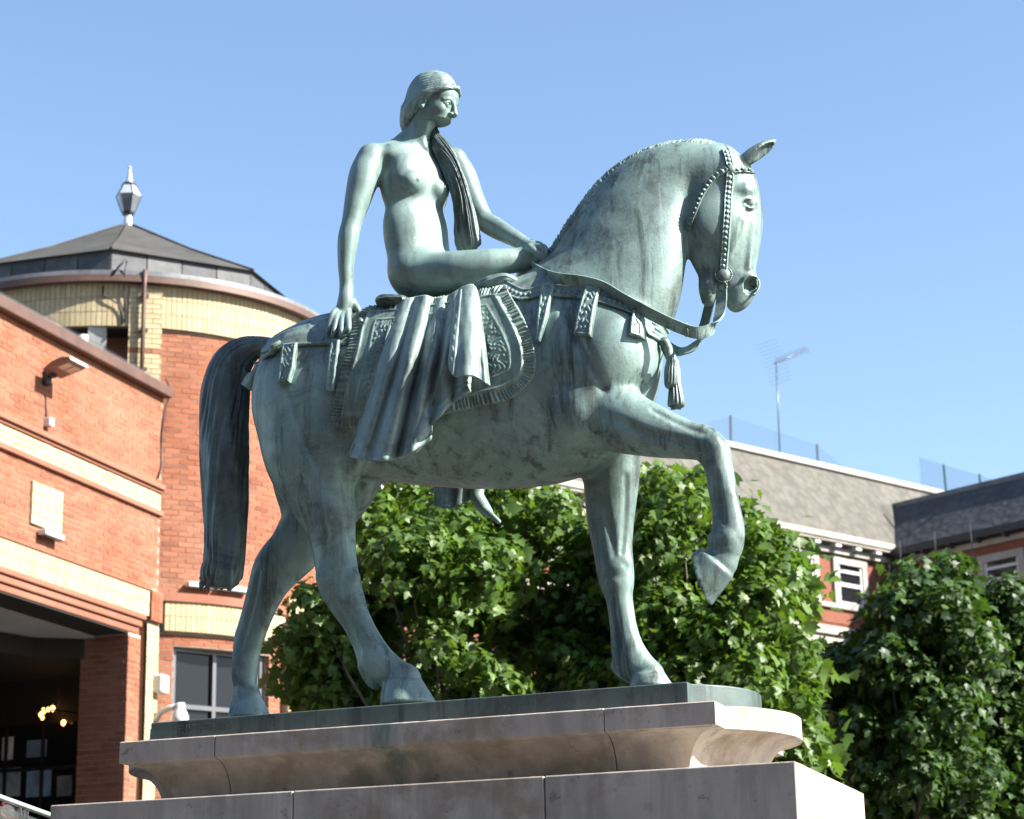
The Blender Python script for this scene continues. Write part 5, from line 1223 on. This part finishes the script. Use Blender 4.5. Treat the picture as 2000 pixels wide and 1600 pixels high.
re = MB()
for s in (-1, 1):
    for k in range(6):
        p = top+np.array([0, 0, 0])-bd*.02+pr_*s*.12*(k+.5)*.9-bd*.012*k; re.tube([p-N1*.30-bd*.07, p+N1*.30+bd*.07], .0035, 4)
re.build('reflector', GREYM, an, origin=o_)

# unseen terrace added behind the viewer to keep sky light off the statue's near side
OPB = plain('terrace_brick', (.16, .09, .065), .9, 0, .25, 1.5)
ob = empty('sky_block_terrace', (0, -27, 0), 'long brick terrace added unseen behind the viewer to block sky light', 'building')
def obox(n, x0, x1, y0, y1, z0, z1, m): return MB().box(((x0+x1)/2, (y0+y1)/2, (z0+z1)/2), ((x1-x0)/2, (y1-y0)/2, (z1-z0)/2)).build(n, m, ob, origin=(0, -27, 0))
obox('wall', -45, 45, -37, -27, 0, 17, OPB); obox('cornice', -45.2, 45.2, -37.2, -26.6, 17.001, 17.5, STONEW)
m = MB(); m.prism([(0, -26.8, 17.51), (0, -37, 17.51), (0, -32, 22)], np.array([-45, 0, 0]), np.array([45, 0, 0])); m.build('roof', SLATE2, ob, origin=(0, -27, 0))
for i in range(22):
    for z in (2.2, 6.0, 9.8, 13.6): obox('window', -43+4*i, -41.4+4*i, -27.02, -26.98, z, z+2, GLASS)
# ------------------------------------------------------------------ maples and dark trees of the square
def leaf_mat(name, a, b, tr, gloss=.45):
    t = NT(name); oi = t.n('ObjectInfo'); gi = t.n('NewGeometry'); r = t.math('FRACT', t.math('ADD', oi.outputs['Random'], gi.outputs['Random Per Island']))
    c = t.mix(t.ramp(r, [(0, 0), (.8, .8), (1, 1.25)]), tuple(q*.8 for q in a), tuple(q*1.1 for q in b)); p = t.n('BsdfPrincipled'); t.l(c, p.inputs['Base Color']); p.inputs['Roughness'].default_value = gloss; p.inputs['Specular IOR Level'].default_value = .4
    tl = t.n('BsdfTranslucent'); t.l(t.mix(r, tr, tuple(q*.75 for q in tr)), tl.inputs[0]); mx = t.n('MixShader'); mx.inputs[0].default_value = .32
    t.l(p.outputs[0], mx.inputs[1]); t.l(tl.outputs[0], mx.inputs[2]); t.l(mx.outputs[0], t.out.inputs[0]); return t.m
LEAF_A = leaf_mat('maple_leaf', (.056, .112, .021), (.098, .165, .032), (.16, .29, .022))
LEAF_C = leaf_mat('dark_leaf', (.026, .062, .015), (.056, .108, .021), (.075, .155, .013), .5)
BARK = plain('bark', (.10, .085, .07), .9, 0, .3, 9, .5)
half = [(.20, .0), (.46, .10), (.33, .26), (.60, .50), (.30, .53), (.25, .70)]
OUT = [(0, 0)]+half+[(0, 1.02)]+[(-x, y) for x, y in half[::-1]]
def leaf_base(bend, fold):
    L = np.array([(0, .40, 0.0)]+[(x, y, 0.0) for x, y in OUT]); L[:, 2] = -bend*(L[:, 1]-.2)**2+fold*np.abs(L[:, 0]); return L
NB = len(OUT); TRI = np.array([(0, i+1, (i+1) % NB+1) for i in range(NB)])
BASES = [leaf_base(.35, .12), leaf_base(.15, .25), leaf_base(.5, -.1), leaf_base(.25, .05)]
def unit_(v): return v/(np.linalg.norm(v, axis=-1, keepdims=True)+1e-9)
def tree(name, label, clumps, D, mat, size, dens, seed, trunk_px, filler, bare=False):
    rg = np.random.default_rng(seed); pos, nrm = [], []
    cen = [(PD(px, py, D+dd), r*D/FPX) for px, py, r, dd in clumps]
    mid = np.mean([c for c, r in cen], axis=0)
    for c, r in cen:
        n = int(dens*r*r/(size*size)*4.2); v = unit_(rg.normal(size=(n, 3))); v[:, 2] = np.where(rg.random(n) < .45, np.abs(v[:, 2]), v[:, 2])
        lump = 1+.22*np.sin(v[:, 0]*5+c[0]*7)*np.sin(v[:, 1]*5+c[1]*5)*np.sin(v[:, 2]*4+c[2]*3)
        rad = r*lump*(1-.5*rg.random(n)**2.2)*np.where(rg.random(n) < .05, 1.05, 1.0); p = c+v*rad[:, None]*np.array([1, 1, .92])
        pos.append(p); nrm.append(unit_(v*.75+np.array([0, 0, .55])+rg.normal(size=(n, 3))*.42))
    n = filler; k = rg.integers(0, len(cen), n); p = np.array([cen[i][0] for i in k])+rg.normal(size=(n, 3))*np.array([.2, .2, .17])+_F*np.array([1, 1, 0])*rg.uniform(.35, 1.6, (n, 1))-np.array([0, 0, .1]); pos.append(p); nrm.append(unit_(rg.normal(size=(n, 3))+np.array([0, 0, .6])))
    p = np.concatenate(pos); nn = np.concatenate(nrm); N_ = len(p)
    out = unit_(p-mid)
    tipd = out*.5+np.array([0, 0, -.75])+rg.normal(size=(N_, 3))*.45; tipd = unit_(tipd-(tipd*nn).sum(1, keepdims=True)*nn); side = np.cross(tipd, nn)
    sz = size*rg.uniform(.5, 1.25, N_); sz[-filler:] *= 1.5; kind = rg.integers(0, 4, N_)
    d = np.linalg.norm(p-CAM, axis=1); score = np.where(np.arange(N_) < N_-filler, 0, -1.)+sz/d+.0006*((nn*unit_(CAM-p)).sum(1))-.004*(d-d.min())/6
    base = trunk_px; g = np.array([mid[0], mid[1], 0.0]) if base is None else np.array([*PD(base[0], base[1], D)[:2], 0])
    root = empty(name, g, label, 'tree', None)
    order = np.argsort(-score); solo, rest = order[:260], order[260:]
    V = np.zeros((len(rest), NB+1, 3)); Fa = (TRI[None]+(np.arange(len(rest))*(NB+1))[:, None, None]).reshape(-1, 3)
    for b in range(4):
        m = kind[rest] == b; q = rest[m]; L = BASES[b]
        V[m] = p[q][:, None]+sz[q][:, None, None]*(L[None, :, 0:1]*side[q][:, None]+(L[None, :, 1:2]-.3)*tipd[q][:, None]+L[None, :, 2:3]*nn[q][:, None])
    V = V.reshape(-1, 3)-g; me = bpy.data.meshes.new('crown'); me.vertices.add(len(V)); me.vertices.foreach_set('co', V.astype(np.float32).ravel())
    me.loops.add(Fa.size); me.loops.foreach_set('vertex_index', Fa.astype(np.int32).ravel()); me.polygons.add(len(Fa)); me.polygons.foreach_set('loop_start', np.arange(0, Fa.size, 3, dtype=np.int32)); me.update(calc_edges=True)
    crown = nobj('crown', me, root, mat); crown['kind'] = 'stuff'
    lm = []
    for b in range(4):
        q = bpy.data.meshes.new('leaf'); q.from_pydata([tuple(x) for x in (BASES[b]-np.array([0, .3, 0]))], [], [tuple(map(int, f)) for f in TRI]); q.materials.append(mat); lm.append(q)
    for i in solo:
        o = bpy.data.objects.new('leaf', lm[kind[i]]); C.objects.link(o); o.parent = crown; a, b_, c_, l = side[i]*sz[i], tipd[i]*sz[i], nn[i]*sz[i], p[i]-g
        o.matrix_local = Matrix(((a[0], b_[0], c_[0], l[0]), (a[1], b_[1], c_[1], l[1]), (a[2], b_[2], c_[2], l[2]), (0, 0, 0, 1)))
    m = MB(); top = mid-np.array([0, 0, .4]); fork = np.array([g[0], g[1], max(2.4, top[2]-2.2)])
    m.tube([g, g*.6+fork*.4+np.array([.05, .03, 0]), fork, (fork+top)/2+np.array([.1, 0, 0]), top], (.19, .15, .13, .09, .05), 10); trunk = m.build('trunk', BARK, root, True, origin=g)
    for c, r in cen:
        f = rg.uniform(0, .8); s_ = fork*(1-f)+top*f; m_ = (s_+c)/2+np.array([0, 0, -.15]); e = s_*.12+c*.88
        if rg.random() < .55: MB().tube([s_, m_*.6+s_*.4, m_*.5+c*.5-np.array([0, 0, .03]), e], (.03, .022, .014, .005), 6).build('limb', BARK, trunk, True, origin=g)
    return root
A = [(870, 1020, 85, 0), (955, 1090, 62, -.3), (795, 1095, 100, -.4), (905, 1135, 85, -.4), (725, 1010, 60, 0), (850, 1255, 58, -.5), (612, 1185, 52, -.2), (590, 1255, 58, -.1), (650, 1300, 75, 0), (680, 1120, 55, .3), (930, 1310, 48, -.6), (985, 1345, 52, -.5),
     (790, 1345, 75, -.2), (640, 1360, 50, 0), (1000, 965, 62, .8), (790, 955, 40, .8), (1075, 1000, 62, 1.0), (1095, 1290, 70, .4), (1085, 1160, 85, 1.1), (1010, 1210, 70, 1.2), (720, 1210, 80, 1.0), (900, 1420, 80, .4), (760, 1440, 80, .5), (1040, 1430, 80, .5), (880, 960, 52, 1.0), (940, 930, 35, 1.2), (840, 935, 28, 1.1)]
B = [(1295, 945, 48, 0), (1330, 1000, 70, -.2), (1285, 1050, 70, -.3), (1250, 985, 50, .2), (1470, 1065, 55, -.1), (1525, 1065, 34, 0), (1530, 1130, 50, 0), (1480, 1185, 80, -.4), (1560, 1270, 46, -.1), (1400, 1250, 85, -.5), (1300, 1200, 75, -.3), (1245, 1130, 55, 0), (1325, 1335, 80, -.5), (1450, 1335, 85, -.6), (1555, 1385, 50, -.3),
     (1240, 1300, 65, -.2), (1170, 1340, 62, 0), (1560, 1440, 36, -.3), (1390, 1130, 80, .6), (1180, 1200, 70, .8), (1400, 1040, 60, .7), (1300, 1430, 80, 0), (1460, 1430, 80, 0), (1160, 1060, 70, 1.2), (1360, 940, 34, .6), (1440, 1010, 36, .5)]
CT = [(1790, 1135, 50, 0), (1860, 1115, 42, .2), (1760, 1200, 60, -.2), (1850, 1185, 65, -.3), (1645, 1300, 55, .2), (1735, 1290, 65, -.4), (1790, 1335, 55, -.5), (1900, 1255, 70, -.3), (1680, 1420, 50, -.4), (1790, 1430, 55, -.7), (1865, 1380, 65, -.6), (1700, 1525, 60, -.6), (1800, 1515, 65, -.8), (1905, 1515, 70, -.5),
      (1620, 1400, 60, .8), (1620, 1520, 60, .8), (1700, 1340, 80, 1.0), (1820, 1260, 90, 1.0), (1650, 1600, 80, .3), (1760, 1620, 80, 0), (1860, 1620, 80, 0), (1930, 1400, 70, .6)]
DT = [(1975, 1165, 48, 0), (1990, 1250, 60, -.2), (2030, 1180, 60, 0), (1960, 1330, 60, -.3), (2010, 1400, 70, -.3), (1965, 1480, 65, -.4), (1990, 1560, 65, -.4), (2060, 1300, 80, 0), (2060, 1500, 90, 0), (1930, 1600, 60, 0)]
tree('maple_tree', 'bright green maple behind the hind legs of the horse', A, 21.5, LEAF_A, .108, 4.4, 3, (880, 1400), 9000)
tree('maple_tree', 'bright green maple behind the raised foreleg of the horse', B, 21.5, LEAF_A, .108, 4.4, 5, (1380, 1400), 9000)
tree('dark_tree', 'large dark green tree between the pedestal and the slate wing', CT, 26.0, LEAF_C, .118, 4.6, 7, (1780, 1500), 9000)
tree('dark_tree', 'dark green tree cut off by the right edge of the photo', DT, 27.0, LEAF_C, .118, 4.6, 9, (2010, 1500), 5000)
# ------------------------------------------------------------------ ground
t = NT('paving'); v = t.coord(); br = t.n('TexBrick'); t.l(v, br.inputs['Vector']); br.inputs['Scale'].default_value = 1.6
br.inputs['Color1'].default_value = (.060, .055, .049, 1); br.inputs['Color2'].default_value = (.075, .068, .060, 1); br.inputs['Mortar'].default_value = (.035, .032, .03, 1); br.inputs['Mortar Size'].default_value = .012
c = t.mix(t.math('MULTIPLY', t.ramp(t.noise(v, .7, 6, .7), [(.4, 0), (.7, 1)]), .4), br.outputs[0], (.06, .055, .05))
PAVE = t.bsdf(c, .8, 0, t.bump(t.noise(v, 20, 4), .3, .01))
m = MB(); m.add([(-1500, -1500, 0), (1500, -1500, 0), (1500, 1500, 0), (-1500, 1500, 0)], [(0, 1, 2, 3)]); o = m.build('ground', PAVE, None); o['kind'] = 'structure'
